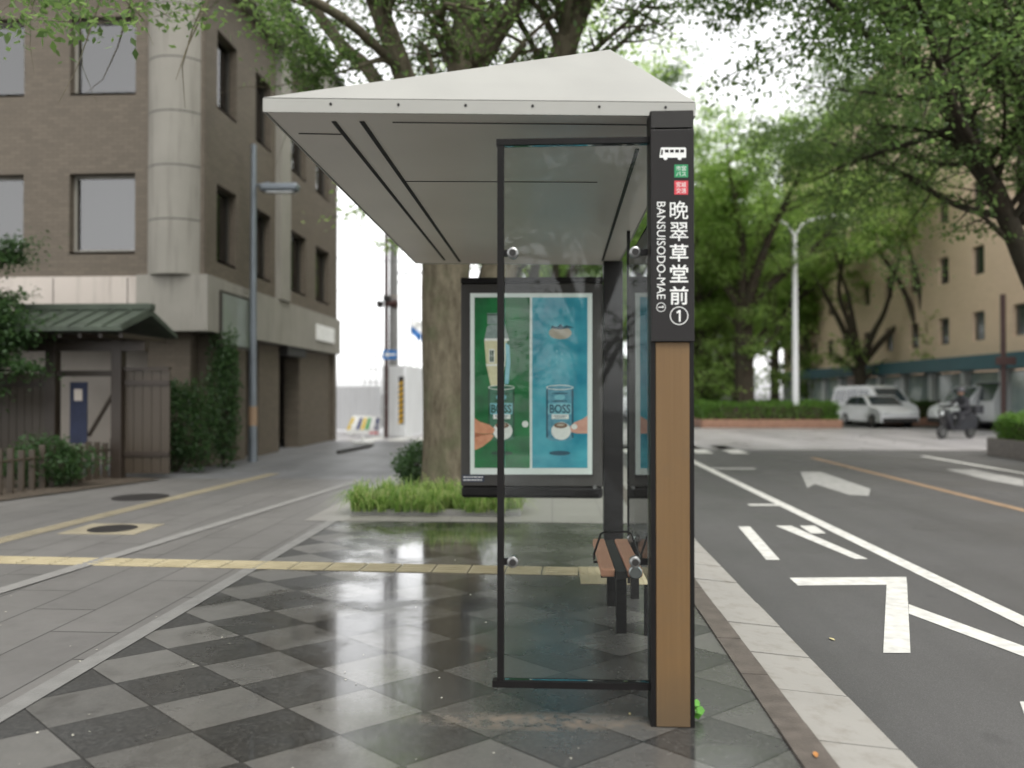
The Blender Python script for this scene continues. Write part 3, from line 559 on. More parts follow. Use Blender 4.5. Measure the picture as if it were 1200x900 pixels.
for cx in (588,656.5):
    rect(cx-10,485.5,cx+10,491,'print_cup',L3); rect(cx-8,487,cx+8,487.8,'print_deepblue',L4); rect(cx-6,489,cx+6,489.7,'print_deepblue',L4)
    ell(cx+1,505,11.5,10.5,'print_cup',L3); ell(cx+.5,498.5,8,3.4,'print_coffee',L4); ell(cx+.5,498,4.5,1.4,'print_tan',L5)
ell(588,531,13,2.6,'print_darkgreen',L2); ell(656,531,12.5,2.8,'print_deepblue',L2)
# printed hands reaching in
ppoly(mb,[(556,490),(562,494),(574,498),(580,503),(578,508),(566,508.5),(556,507)],'print_skin',L4); ppoly(mb,[(556,512),(564,509),(576,508.5),(579,511),(575,516),(566,523),(558,527),(556,527)],'print_skin',L4); ppoly(mb,[(556,507),(566,509),(577,508.5),(564,510.5),(556,513)],'print_skin_dark',L5)
ppoly(mb,[(688.5,487),(683,491),(673,495),(668,500),(669,506),(676,508),(688.5,508)],'print_pinkskin',L4); ell(673,500,3.5,3.2,'print_cup',L5)
ell(615.5,497,3.8,3.8,'print_cup',L3)
# small printed garland and drops on the blue half
ell(656.5,390,13.5,7.6,'print_tan',L3); ppoly(mb,[(645,384.5),(656,386),(668,384.5),(673,384),(664,381),(660,383),(657,379.5),(653,383),(647,381.5)],'print_deepblue',L4)
for k in range(5): rect(652+(k%2)*6,410+k*3.3,653+(k%2)*6,413+k*3.3,'print_mist',L4)
mb.build('poster',case,'poster in two halves, green with a house over a can and blue with a can')
mb=MB(); a=at(549,342,AY-.012); b=at(696,557.5,AY-.012); mb.box(a.x,b.x,a.y,a.y+.002,b.z,a.z,'case_glass'); mb.build('poster_glass',case)
mb=MB(); ppoly(mb,[(541.8,556.5),(567.5,556.5),(567.5,564.5),(541.8,564.5)],'plate_navy',AY-.0025)
for k in range(2):
    x=543
    while x<565: w=random.uniform(1.5,4); rect(x,558.4+k*3.4,min(x+w,566),559.7+k*3.4,'white_ink',AY-.0035); x+=w+.8
mb.build('name_plate',case,'small dark blue notice plate')
mb=MB(); p=at(697,571,AY-.01); mb.lathe(p,[(.018,0),(.022,.01),(.01,.03)],'steel',12,'y'); mb.build('lock',case)

# ---------------- bench ----------------
bn=thing('perch_bench','narrow perch bench of two brown wooden beams on a black metal spine inside the shelter','bench',(.43,5.5,0))
for xa,xb,y1 in ((.305,.392,6.02),(.468,.565,6.02)):
    mb=MB(); mb.bbox(xa,xb,5.0,y1,.345,.40,'bench_wood',.012); mb.build('seat_beam',bn)
mb=MB(); mb.box(.397,.463,4.99,6.05,.335,.385,'dark_steel'); mb.box(.31,.56,5.1,5.14,.318,.343,'dark_steel'); mb.box(.31,.56,5.9,5.94,.318,.343,'dark_steel'); mb.build('spine',bn)
mb=MB(); mb.box(.398,.462,4.985,5.035,0,.336,'black_metal'); mb.build('leg',bn); mb=MB(); mb.box(.385,.445,5.62,5.67,0,.336,'black_metal'); mb.build('leg',bn)
mb=MB(); r_=[(.285,5.45,.36),(.285,5.45,.40),(.33,5.45,.535),(.36,5.45,.552),(.51,5.45,.552),(.54,5.45,.535),(.585,5.45,.40),(.585,5.45,.36)]; mb.tube(r_,.0075,'black_metal',8); mb.box(.28,.59,5.44,5.46,.338,.352,'black_metal'); mb.build('armrest',bn)
mb=MB(); mb.lathe((.515,4.955,.385),[(.034,0),(.042,.008),(.042,.03)],'steel',20,'y'); tag(mb.build('glass_fixing'),'round steel disc fixed at the near end of the wooden bench','fixing')

# weed, fallen leaves, litter
wd=thing('weed','small bright green weed growing at the foot of the ochre sign post','weed',tuple(gz(813,845)))
rng=np.random.default_rng(5); mb=MB(); base_=gz(812,843)
for k in range(8):
    q=base_+Vector((random.uniform(-.005,.04),random.uniform(-.03,.01),random.uniform(.02,.085))); mb.tube([base_,q],.0015,'bright_leaf',4); r=random.uniform(.014,.022); a=Vector((random.uniform(-.3,.3),-.9,random.uniform(.1,.9))).normalized(); u1=a.cross(Vector((0,0,1))).normalized(); u2=a.cross(u1)
    mb.add([q+(u1*math.cos(t)+u2*math.sin(t))*r*(1 if j%2 else .82) for j,t in enumerate(np.linspace(0,6.283,11)[:-1])],[list(range(10))],'bright_leaf')
mb.build('leaves',wd)
def litter(px,py,z,m,r,label,name='fallen_leaf'):
    c=gz(px,py,z); mb=MB(); a=random.uniform(0,3); pts=[(1,0),(.5,.35),(-.2,.42),(-.9,.1),(-.8,-.2),(0,-.4),(.6,-.25)]
    v=[Vector((c.x+r*(x*math.cos(a)-y*math.sin(a)),c.y+r*(x*math.sin(a)+y*math.cos(a)),z+.006+.2*r*abs(y))) for x,y in pts]; mb.prism(v,(0,0,.0012),m); return tag(mb.build(name),label,'leaf')
litter(956,886,.012,'dead_leaf',.028,'small orange dead leaf lying on the brown kerb stone'); litter(975,750,ZR,'pale_leaf',.03,'pale yellow leaf lying on the asphalt by the white road lettering'); litter(738,838,0,'pale_leaf',.014,'tiny pale leaf on the paving between the glass screen and the sign post')
n=130; P=np.stack([rng.uniform(-4.5,.4,n),rng.uniform(3.0,9,n),np.full(n,.004)],1); V,F=leaves_at(P,.013,0,.15,.8); mat('petal',(.5,.48,.40),.7,0,.15,30); quick('leaf_litter',V,F,'petal',None,'stuff')
bpy.data.objects['leaf_litter']['label']='tiny pale petals and leaf bits scattered over the paving'

# ---------------- brick office building on the left ----------------
def wall_grid(mb,O,ax,n,u0,u1,z0,z1,holes,th,m):
    O=Vector(O); ax=Vector(ax); n=Vector(n)
    us=sorted({u0,u1,*[h[0] for h in holes],*[h[1] for h in holes]}); zs=sorted({z0,z1,*[h[2] for h in holes],*[h[3] for h in holes]})
    us=[u for u in us if u0<=u<=u1]; zs=[z for z in zs if z0<=z<=z1]
    for a,b in zip(us,us[1:]):
        for c,d in zip(zs,zs[1:]):
            if any(h[0]<=(a+b)/2<=h[1] and h[2]<=(c+d)/2<=h[3] for h in holes): continue
            p=[O+ax*u+Vector((0,0,z)) for u,z in ((a,c),(b,c),(b,d),(a,d))]; mb.prism(p,-n*th,m)
def window(root,O,ax,n,h,rec=.18,glassm='window_glass',mull=0,blind=.5,fr='window_frame',nm='window'):
    O=Vector(O); ax=Vector(ax); n=Vector(n); f=.06; a,b,c,d=h
    def bar(mb,u0,u1,z0,z1,off,th,m): mb.prism([O+ax*u+Vector((0,0,z))-n*off for u,z in ((u0,z0),(u1,z0),(u1,z1),(u0,z1))],-n*th,m)
    mb=MB()
    for u0,u1,z0,z1 in ((a,a+f,c,d),(b-f,b,c,d),(a+f,b-f,c,c+f),(a+f,b-f,d-f,d)): bar(mb,u0,u1,z0,z1,rec,.06,fr)
    for k in range(mull): x=a+(b-a)*(k+1)/(mull+1); bar(mb,x-.02,x+.02,c+f,d-f,rec,.05,fr)
    bar(mb,a-.0,b+.0,c-.05,c-.002,rec-.16 if rec>.16 else 0,.24,'concrete')
    w=mb.build(nm,root); mb=MB(); bar(mb,a+f,b-f,c+f,d-f,rec+.03,.008,glassm); mb.build('pane',w)
    if blind:
        mb=MB(); zt_=d-f; bar(mb,a+f+.01,b-f-.01,zt_-(d-c-2*f)*blind,zt_,rec+.10,.01,'blind_white'); mb.build('blind',w)
    return w
BX=-6.8; BY=15.2; BYE=24.8
bd=thing('brick_building','brown brick office building with a round grey concrete corner column behind the footpath','building',(BX,BY,0))
fz=[(4.28,5.83),(7.43,8.94)]; fh_=[]
for pa,pb in ((80,157),(-62,26),(-190,-105)):
    for z0_,z1_ in fz: fh_.append((at(pa,460,BY).x-BX,at(pb,460,BY).x-BX,z0_,z1_))
g1=at(62,460,BY).x-BX; g2=at(165,460,BY).x-BX
mb=MB(); wall_grid(mb,(BX,BY,0),(1,0,0),(0,-1,0),-14,-.02,3.8,10.0,[h for h in fh_],.35,'brown_brick')
wall_grid(mb,(BX,BY+.25,0),(1,0,0),(0,-1,0),-14,-.4,0,2.72,[(g1-2.6,g2,.0,2.72)],.35,'brown_brick')
sh_=[]
for a_,b_ in ((15.75-BY,16.75-BY),(17.85-BY,18.85-BY),(20.3-BY,21.6-BY),(22.5-BY,23.9-BY)):
    for z0_,z1_ in ((4.2,5.75),(7.35,8.9)): sh_.append((a_,b_,z0_,z1_))
wall_grid(mb,(BX,BY,0),(0,1,0),(1,0,0),.02,BYE-BY,3.8,10.0,sh_,.35,'brown_brick')
gh=[(1.0,1.95,.1,2.6),(2.5,3.3,.0,2.65),(4.7,6.3,0,2.65)]
wall_grid(mb,(BX-.15,BY,0),(0,1,0),(1,0,0),.65,BYE-BY,0,2.68,gh,.4,'brown_brick')
mb.box(BX-14,BX-.02,BYE-.3,BYE-.001,0,10,'brown_brick'); mb.build('wall',bd)
mb=MB(); mb.box(BX-13.9,BX-.45,BY+.7,BYE-.4,9.6,9.9,'dark_steel'); mb.box(BX-13.9,BX-.7,BY+1.6,BYE-.4,3.9,4.0,'room_dark'); mb.box(BX-13.9,BX-.7,BY+1.6,BYE-.4,6.9,7.0,'room_dark'); mb.box(BX-13,BX-.7,BY+2.2,BY+2.3,0,9.5,'room_dark'); mb.box(BX-1.9,BX-1.8,BY+2.3,BYE-.4,2.7,9.5,'room_dark'); mb.build('interior',bd)
mb=MB(); mb.box(BX-14,BX-1.32,BY-.10,BY+.3,2.72,3.78,'pale_concrete'); mb.box(BX-1.3,BX+.12,BY-.14,BY+.8,2.70,3.80,'concrete'); mb.box(BX-.4,BX+.10,BY+.801,BYE+.02,2.70,3.79,'concrete')
for k in range(8): mb.box(BX-1.5-k*1.5,BX-1.485-k*1.5,BY-.106,BY-.09,2.75,3.75,'dark_steel')
mb.build('concrete_beam',bd)
mb=MB(); mb.lathe((BX-.62,BY+.32,3.8),[(.62,0)]+[(.62,z) for z in (1,2,3,4,5,6.2)],'concrete',32)
for k in range(1,6): mb.lathe((BX-.62,BY+.32,3.8+k*1.05),[(.6215,0),(.6215,.02)],'dark_steel',32)
mb.build('corner_column',bd)
mb=MB(); mb.box(BX-.02,BX+.16,19.15,19.85,3.8,9.98,'concrete'); mb.build('pilaster',bd)
mb=MB(); mb.box(BX-14,BX+.35,BY-.35,BY+.4,10.0,10.75,'concrete'); mb.box(BX-.4,BX+.35,BY+.401,BYE+.3,10.0,10.75,'concrete'); mb.box(BX-14,BX+.5,BY-.5,BYE+.4,10.752,10.9,'dark_steel')
mb.build('parapet',bd)
for i,h in enumerate(fh_): window(bd,(BX,BY,0),(1,0,0),(0,-1,0),h,.16,'room_glass',0,(1.0,.92,.85,1.0,.9,1.0)[i%6],'concrete')
for h in sh_: window(bd,(BX,BY,0),(0,1,0),(1,0,0),h,.16,'room_glass',0,random.choice((.25,.4,.9,.15)),'window_frame')
for h in gh[:1]: window(bd,(BX-.15,BY,0),(0,1,0),(1,0,0),(h[0],h[1],h[2]+.1,h[3]),.2,'dark_window',1,0)
mb=MB(); mb.box(BX-9,BX-.6,BY+.9,BY+.95,0,2.7,'plaster'); mb.build('recess_wall',bd)
mb=MB(); mb.box(BX+.13,BX+.17,15.6,17.1,2.42,3.56,'window_frame'); s1=mb.build('display_window',bd); mb=MB(); mb.box(BX+.172,BX+.18,15.66,17.04,2.48,3.5,'blind_glass'); mb.build('pane',s1)
mb=MB(); mb.box(BX+.103,BX+.14,22.2,24.0,3.0,3.45,'white_paint'); mb.build('name_board',bd,'blank white name board above the passage')
mb=MB(); mb.box(BX-.3,BX+.06,19.95,21.45,2.45,2.69,'dark_steel'); mb.build('canopy',bd)

# ---------------- timber gate, fence, shrubs ----------------
GYY=13.4
gp=[at(62,460,GYY).x,at(139,460,GYY).x]; gt=thing('roofed_gate','dark timber gate with a green copper roof standing before the brick building','gate',((gp[0]+gp[1])/2,GYY,0))
for x in gp:
    mb=MB(); mb.bbox(x-.09,x+.09,GYY-.09,GYY+.09,0,2.42,'dark_wood',.01); mb.build('post',gt)
mb=MB(); mb.box(gp[0]-.5,gp[1]+.5,GYY-.08,GYY+.08,2.22,2.38,'dark_wood'); mb.box(gp[0],gp[1],GYY-.05,GYY+.05,1.78,1.88,'dark_wood')
for k in range(7): x=gp[0]-.45+k*(gp[1]-gp[0]+.9)/6; mb.box(x-.03,x+.03,GYY-.75,GYY+.75,2.40,2.48,'dark_wood')
mb.build('beam',gt)
mb=MB(); xa,xb=gp[0]-.62,gp[1]+.58; mb.prism([(xa,GYY-.95,2.50),(xa,GYY,2.84),(xa,GYY+.95,2.50),(xa,GYY+.95,2.57),(xa,GYY,2.94),(xa,GYY-.95,2.57)],(xb-xa,0,0),'copper_roof')
for k in range(9): x=xa+.02+k*(xb-xa-.06)/8; mb.prism([(x,GYY-.96,2.572),(x,GYY,2.945),(x,GYY,2.975),(x,GYY-.96,2.60)],(.03,0,0),'copper_roof')
mb.bbox(xa-.03,xb+.03,GYY-.09,GYY+.09,2.92,3.04,'copper_roof',.02); mb.build('roof',gt)
mb=MB(); mb.tube([(gp[1]-.5,GYY-.05,.75),(gp[1]-.02,GYY-.05,1.55)],.035,'dark_wood',6); mb.build('brace',gt)
xg=(at(80,460,GYY-.2).x,at(100,460,GYY-.2).x); mb=MB(); mb.bbox(xg[0],xg[1],GYY-.16,GYY-.12,.62,1.68,'noren_navy',.01); mb.box(xg[0]+.08,xg[1]-.08,GYY-.163,GYY-.159,1.36,1.56,'pale_concrete'); tag(mb.build('notice_board'),'tall dark blue notice board hanging in the timber gate','sign')
def board_fence(name,label,xa,xb,y,h):
    t=thing(name,label,'fence',((xa+xb)/2,y,0)); mb=MB(); n=int(abs(xb-xa)/.14)
    for k in range(n): x=xa+(xb-xa)*k/n; mb.box(x+.004,x+(xb-xa)/n-.006,y,y+.025,.1,h+random.uniform(-.01,.01),'fence_wood')
    mb.build('boards',t); mb=MB(); mb.box(xa,xb,y-.03,y-.002,h-.25,h-.17,'dark_wood'); mb.build('rail',t); mb=MB(); mb.box(xa,xb,y-.03,y-.002,.4,.48,'dark_wood'); mb.build('rail',t); mb=MB(); mb.box(xa,xb,y-.05,y+.06,h+.012,h+.06,'dark_wood'); mb.build('cap_rail',t)
board_fence('board_fence','dark board fence running to the edge of the photo beside the timber gate',-14,gp[0]-.1,GYY+.02,1.85)
board_fence('board_fence','short dark board fence between the timber gate and the brick wall',gp[1]+.1,gp[1]+.9,GYY+.02,1.88)
sheet('planting_bed',[(-14,11.2),(-7.6,10.4),(-6.7,13.3),(-9,14.2),(-14,14.2)],.02,'soil')
def low_fence(x0,y0,x1,y1,n):
    t=thing('picket_fence','low weathered picket fence in front of the shrub bed','fence',((x0+x1)/2,(y0+y1)/2,0)); A=Vector((x0,y0,0)); B=Vector((x1,y1,0))
    for k in range(n):
        p=A.lerp(B,k/(n-1)); mb=MB(); mb.box(p.x-.045,p.x+.045,p.y-.015,p.y+.015,0,.66+random.uniform(-.04,.04),'fence_wood'); mb.build('picket',t)
    mb=MB(); mb.tube([A+Vector((0,-.03,.5)),B+Vector((0,-.03,.5))],.02,'fence_wood',6); mb.build('rail',t)
a=gz(-60,592); b=gz(132,560); low_fence(a.x,a.y,b.x,b.y,17)
def shrub(name,label,x,y,z,rx,ry,rz,n,size,lm='leaf_shrub',cat='shrub',group=None,stem=True,seed=1):
    global rng; rng=np.random.default_rng(seed); random.seed(seed)
    t=thing(name,label,cat,(x,y,z),group); mb=MB()
    d=rng.normal(0,1,(n,3)); d/=np.linalg.norm(d,axis=1,keepdims=True); lump=1+.18*np.sin(d[:,0]*5+seed)+.16*np.sin(d[:,1]*6+d[:,2]*4); r=rng.uniform(.25,1,(n,1))**.5*lump[:,None]
    P=d*r*np.array([rx,ry,rz])+np.array([x,y,z+rz*.95]); P=P[P[:,2]>z+.02]
    for k in range(9): 
        q=Vector(P[rng.integers(len(P))]); mb.tube([(x,y,z-.02),((x+q.x)/2,(y+q.y)/2,(z+q.z)/2+.05),q],[.018,.012,.004],'dark_bark',5)
    mb.build('stems',t); V,F=leaves_at(P,size,0,.8); quick('foliage',V,F,lm,t); return t
shrub('shrub','dense low shrub in the bed before the timber gate',-8.0,12.2,0,.8,.5,.42,3500,.07,'leaf_dark',seed=2)
shrub('shrub','low spreading shrub at the edge of the photo below the board fence',-9.6,11.4,0,1.0,.5,.4,3500,.07,'leaf_dark',seed=3)
shrub('shrub','leafy green shrub against the brick wall right of the timber gate',at(205,460,14.6).x,14.6,0,.75,.45,.95,6000,.08,'leaf_dark',seed=4)
shrub('tall_shrub','tall slim green shrub growing at the corner of the brick building',at(262,460,15.6).x,15.6,0,.32,.32,1.45,3200,.09,'leaf_dark',seed=5)
tree('pine_tree','dark green garden tree leaning over the board fence at the edge of the photo',[[(-10.1,12.6,-.1,.12),(-10.0,12.6,1.2,.1),(-9.7,12.5,2.4,.08),(-9.5,12.4,3.6,.03)],[(-10,12.6,1.3,.05),(-9.5,12.5,2.0,.04),(-9.1,12.4,2.5,.02)],[(-9.9,12.6,1.7,.05),(-10.6,12.5,2.6,.04),(-11.2,12.4,3.2,.02)]],(-10.1,12.6,0),lm='leaf_dark',bm_='dark_bark',leaf=.08,sub=12,twig=6,per=50,sublen=1.0,spread=.16,seed=11)
mb=MB(); c=gz(265,537); t=thing('bollard','short pale yellow bollard beside the slim shrub','bollard',(c.x,c.y,0)); mb.lathe((c.x,c.y,0),[(.09,0),(.09,.5),(.07,.56),(.02,.58)],'tactile_yellow',16); mb.build('post',t); mb=MB(); mb.lathe((c.x,c.y,.38),[(.092,0),(.092,.06)],'white_paint',16); mb.build('band',t)
# street lamp by the building
c=gz(296,541); lp=thing('street_lamp','slim blue grey street lamp with an orange band before the brick building','street lamp',(c.x,c.y,0))
mb=MB(); mb.tube([(c.x,c.y,0),(c.x,c.y,1.2),(c.x,c.y,6.9)],[.1,.085,.06],'grey_steel',14); mb.build('pole',lp)
mb=MB(); mb.lathe((c.x,c.y,.78),[(.096,0),(.094,.42)],'orange_paint',16); mb.build('band',lp,'orange reflective band')
mb=MB(); mb.tube([(c.x,c.y,6.0),(c.x+.35,c.y,6.06)],.03,'grey_steel',8); mb.build('arm',lp)
mb=MB(); mb.bbox(c.x+.15,c.x+1.0,c.y-.14,c.y+.14,5.86,6.04,'grey_steel',.06); lh=mb.build('lamp_head',lp); mb=MB(); mb.bbox(c.x+.3,c.x+.9,c.y-.1,c.y+.1,5.83,5.865,'lamp_clear',.012); mb.build('lens',lh)

# ---------------- planting bed round the big tree ----------------
mb=MB()
x0,x1=-2.45,-.38; y0,y1=9.6,13.0
for a in ((x0,x1,y0,y0+.1),(x0,x1,y1-.1,y1),(x0,x0+.1,y0+.101,y1-.101),(x1-.1,x1,y0+.101,y1-.101)): mb.bbox(*a,-.02,.075,'strip_stone',.008)
o=mb.build('bed_kerb'); o['kind']='structure'
sheet('bed_soil',[(x0+.1,y0+.1),(x1-.1,y0+.1),(x1-.1,y1-.1),(x0+.1,y1-.1)],.05,'soil')
rng=np.random.default_rng(21)
def grass(name,label,x0,x1,y0,y1,z,tufts,blades,Lm,wd,m):
    vs=[];fs=[]
    for k in range(tufts):
        cx,cy=rng.uniform(x0,x1),rng.uniform(y0,y1); tl=rng.uniform(.55,1.25)
        for j in range(blades):
            a=rng.uniform(0,6.283); L=Lm*tl*rng.uniform(.6,1.2); lean=rng.uniform(.2,1.6); bx,by=cx+rng.normal(0,.035),cy+rng.normal(0,.035); d=np.array([math.cos(a),math.sin(a)]); s=np.array([-d[1],d[0]])*wd*rng.uniform(.6,1.2)
            i0=len(vs)
            for q in range(5):
                t=q/4; h=L*(math.sin(min(1.57,t*1.5))*(1-.28*lean*t)-.35*lean*t*t*t); o=L*lean*(.25*t+.45*t*t); w=(1-t**2.2)+.03
                for sg in (-1,1): vs.append((bx+d[0]*o+sg*s[0]*w,by+d[1]*o+sg*s[1]*w,z+max(h,.0)))
            for q in range(4): fs.append((i0+2*q,i0+2*q+1,i0+2*q+3,i0+2*q+2))
    V=np.array(vs); o=quick(name,V,np.array(fs),m,None,'stuff'); o['label']=label; return o
grass('border_grass','long bladed lily turf at the foot of the big tree',-2.44,-.42,9.58,10.3,.05,135,46,.36,.0062,'grass_blade')
shrub('shrub','small round glossy shrub beside the big tree trunk',at(490,460,12.2).x,12.2,.03,.42,.4,.36,4200,.055,'leaf_shrub',seed=8)
def pl(*a): return [(*at(px,py,Y),r) for px,py,Y,r in a]
TY=11.4
main=tree('zelkova_tree','big grey barked tree growing right behind the shelter and poster case',[
 pl((528,612,TY,.62),(526,585,TY,.47),(524,540,TY,.36),(522,470,TY,.325),(520,380,TY,.32),(524,300,TY,.35),(534,200,TY,.31),(543,100,TY,.26),(548,20,TY,.21),(546,-120,TY,.16),(540,-330,TY,.1),(535,-480,TY,.03)),
 pl((524,300,TY,.2),(505,200,TY-.2,.17),(472,85,TY-.5,.15),(440,0,TY-.8,.13),(400,-110,TY-1.2,.09),(350,-260,TY-1.6,.03)),
 pl((543,110,TY,.2),(566,62,TY,.17),(600,10,TY-.1,.14),(650,-70,TY-.3,.11),(720,-190,TY-.6,.04)),
 pl((535,540,TY+.2,.26),(560,420,TY+.3,.27),(585,315,TY+.3,.27),(622,190,TY+.2,.22),(662,55,TY,.18),(690,-20,TY-.2,.15),(730,-150,TY-.4,.1),(770,-300,TY-.5,.03)),
 pl((505,250,TY,.13),(442,97,TY+.4,.11),(402,55,TY+.6,.10),(360,0,TY+.7,.08),(300,-70,TY+.8,.05),(230,-130,TY+.8,.02)),
 pl((662,55,TY,.13),(668,0,TY+.6,.12),(680,-90,TY+1.2,.08),(700,-200,TY+1.6,.03)),
 pl((472,85,TY-.5,.07),(400,20,TY-1.8,.06),(290,-30,TY-3.2,.045),(150,-45,TY-4.3,.03),(40,-40,TY-4.8,.012)),
 pl((690,-20,TY-.2,.10),(760,-10,TY-1.0,.06),(800,-40,TY-1.6,.04),(830,-80,TY-2.4,.015)),
 pl((402,55,TY+.6,.05),(395,75,TY,.04),(375,88,TY-.6,.03),(345,92,TY-1.0,.012)),
 pl((472,85,TY-.5,.05),(450,70,TY-.9,.04),(420,78,TY-1.2,.025),(395,86,TY-1.4,.01)),
 pl((600,10,TY-.1,.05),(627,60,TY+1,.045),(640,110,TY+1.4,.02)),
 ],tuple(gz(528,600)),keep=lambda p: (p.z-1.5)/max(p.y,1)>(.475 if p.x/p.y<-.35 else .375 if p.x/p.y<-.19 else 0),dens=.66,leaf=.085,sub=6,twig=6,per=34,sublen=2.0,spread=.2,start=.5,sides=14,seed=5)
# trees behind and beyond
def at2(px,Y,z=0): v=at(px,460,Y); return (v.x,Y,z)
def far_tree(px,Y,H,sp,n,r0,label,lm='leaf_mid',leaf=.2,fork=.25,seed=3,lean=(0,0),per=22,sub=4,twig=5,sublen=3.0,group='street trees along the avenue',bk='dark_bark',spread=.4,start=.35):
    b=at2(px,Y); return tree('street_tree',label,auto_limbs(b,H,sp,n,r0,fork,seed,lean),b,group,lm,bk,leaf,sub,twig,per,sublen,start,spread,8,seed=seed)
far_tree(610,19,9,3.2,5,.24,'tree in full pale leaf on the pavement behind the big tree','leaf_light',.12,.3,31,per=24,sub=5,sublen=2.2,spread=.25)
far_tree(640,33,13,6,6,.35,'tree on the pavement further down behind the advertising case','leaf_mid',.18,.3,32,per=30)
far_tree(836,40,13,6.5,7,.32,'tree with a leaning slim trunk directly right of the name sign','leaf_light',.17,.2,33,(-1.5,0),per=46,sub=6,start=.15)
far_tree(872,37,13,5.5,6,.48,'thick trunked tree in the hedge bed nearest the name sign','leaf_far',.2,.42,34,per=20,sub=4,start=.4)
far_tree(908,48,12,5,6,.28,'slender tree between the thick trunk and the double lamp','leaf_far',.2,.42,35,per=20,start=.45)
far_tree(1008,44,12.5,6,5,.36,'forked tree standing behind the white van','leaf_far',.22,.26,36,per=13,sub=3,start=.7)
far_tree(1091,41,12.5,6.5,5,.36,'forked tree standing before the beige building right of the van','leaf_far',.22,.26,37,per=13,sub=3,start=.7)
for i,(px,Y,H,lb) in enumerate(((800,62,15,'distant tree seen just above the far crosswalk'),(862,66,14,'distant tree behind the thick trunked tree'),(735,75,14,'distant yellow green tree seen through the shelter glass'),(700,60,14,'distant tree hidden mostly by the rear pillar'),(950,58,13,'distant tree beyond the double lamp'))):
    far_tree(px,Y,H,7,6,.35,lb,'leaf_light' if i in(0,2) else 'leaf_far',.32,.22,40+i,per=26,spread=.5,sub=4)
right=tree('avenue_tree','large dark limbed tree reaching over the road from the central hedge',[
 [(12.6,15,-.1,.42),(12.4,15,1,.34),(12.0,14.8,1.6,.3),(11.6,14.7,2.2,.26)],
 pl((1335,470,14.7,.24),(1270,420,14.6,.21),(1218,345,14.4,.18),(1182,260,14.2,.165),(1150,190,14,.155),(1095,105,13.5,.12),(1035,15,13,.09),(985,-70,12.6,.05),(930,-130,12.2,.02)),
 pl((1350,450,14.8,.22),(1270,330,14.4,.2),(1225,220,14,.18),(1200,95,13.6,.16),(1160,5,13.2,.13),(1125,-90,12.8,.08),(1090,-200,12.4,.03)),
 pl((1150,190,14,.09),(1120,90,14.6,.08),(1085,20,15.2,.06),(1050,-60,15.6,.03),(1010,-120,16,.01)),
 pl((1095,105,13.5,.07),(1040,60,12.2,.05),(980,10,11,.03),(940,-30,10.4,.01)),
 pl((1165,215,14,.08),(1120,130,12.6,.07),(1090,40,11.4,.05),(1060,-30,10.4,.03),(1000,-80,9.6,.01)),
 pl((1185,255,14.2,.08),(1120,240,15.5,.06),(1050,200,17,.05),(980,170,18.4,.03),(930,150,19.5,.01)),
 pl((1200,95,13.6,.08),(1240,-20,13,.05),(1260,-120,12.6,.02)),
 pl((1120,150,13.8,.07),(1060,170,15,.05),(1000,190,16.5,.035),(945,215,18,.012)),
 pl((1200,260,14.2,.08),(1195,180,15.5,.06),(1170,110,17,.04),(1120,60,18.5,.015)),
 pl((1150,190,14,.06),(1090,190,16,.05),(1030,160,18,.035),(960,105,20,.015)),
 ],(12.6,15,0),dens=.58,lm='leaf_mid',bm_='dark_bark',leaf=.10,sub=7,twig=6,per=34,sublen=2.0,spread=.22,start=.3,seed=17)

# ---------------- construction corner ----------------
def fence_panels(name,label,pts,h,m='white_panel',rib=.3):
    A=Vector(pts[0]); t=thing(name,label,'fence',tuple(A)); 
    for A,B in zip(pts,pts[1:]):
        A=Vector(A);B=Vector(B); L=(B-A).length; n=max(1,round(L/1.2)); d=(B-A)/L; nn=Vector((d.y,-d.x,0))
        for k in range(n):
            mb=MB(); p=A+d*(L*k/n+.008); q=A+d*(L*(k+1)/n-.008); mb.prism([p,q,q+nn*.03,p+nn*.03],(0,0,h),m)
            for j in range(4): a=p.lerp(q,(j+.5)/4); mb.prism([a-d*.012+nn*.03,a+d*.012+nn*.03,a+d*.012+nn*.04,a-d*.012+nn*.04],(0,0,h-.02),m)
            mb.build('panel',t)
    return t
A=gz(449,511); Bq=gz(474,511.5); Cq=gz(520,500)
fence_panels('site_fence','tall white corrugated hoarding round the building site beyond the tree',[A,Bq,Cq],2.42)
A2=gz(392,503); B2=gz(446,505); A2.z=B2.z=0
fence_panels('site_fence','low pale hoarding far behind the striped barrier',[A2,B2],1.75)
# hazard strip leaning on hoarding
c=gz(470.5,513); hz=thing('hazard_strip','upright black and yellow hazard strip fixed to the white hoarding','hazard strip',(c.x,c.y-.1,0)); mb=MB(); zb_=at(470,497,c.y-.1).z; zt_=at(470,441,c.y-.1).z; w=.075; cx=c.x; yy=c.y-.1; mb.box(cx-w,cx+w,yy-.03,yy+.15,zb_,zt_,'dark_steel')
k=0; zz=zb_
while zz<zt_-.16: mb.add([(cx-w,yy-.033,zz),(cx+w,yy-.033,zz+.09),(cx+w,yy-.033,zz+.18),(cx-w,yy-.033,zz+.09)],[(0,1,2,3)],'hazard_yellow'); zz+=.18
mb.build('strip',hz)
c=gz(452.5,513); t=thing('sign_pole','thin dark brown pole with a blue arrow sign before the white hoarding','pole',(c.x,c.y,0))
mb=MB(); mb.tube([(c.x,c.y,0),(c.x,c.y,9)],[.075,.065],'brown_paint',12); mb.build('pole',t)
yq=c.y-.09; mb=MB(); P=[at(x,y,yq) for x,y in ((448.5,410),(465,410),(465,421),(448.5,421))]; mb.prism(P,(0,.02,0),'sign_blue'); sg=mb.build('arrow_sign',t)
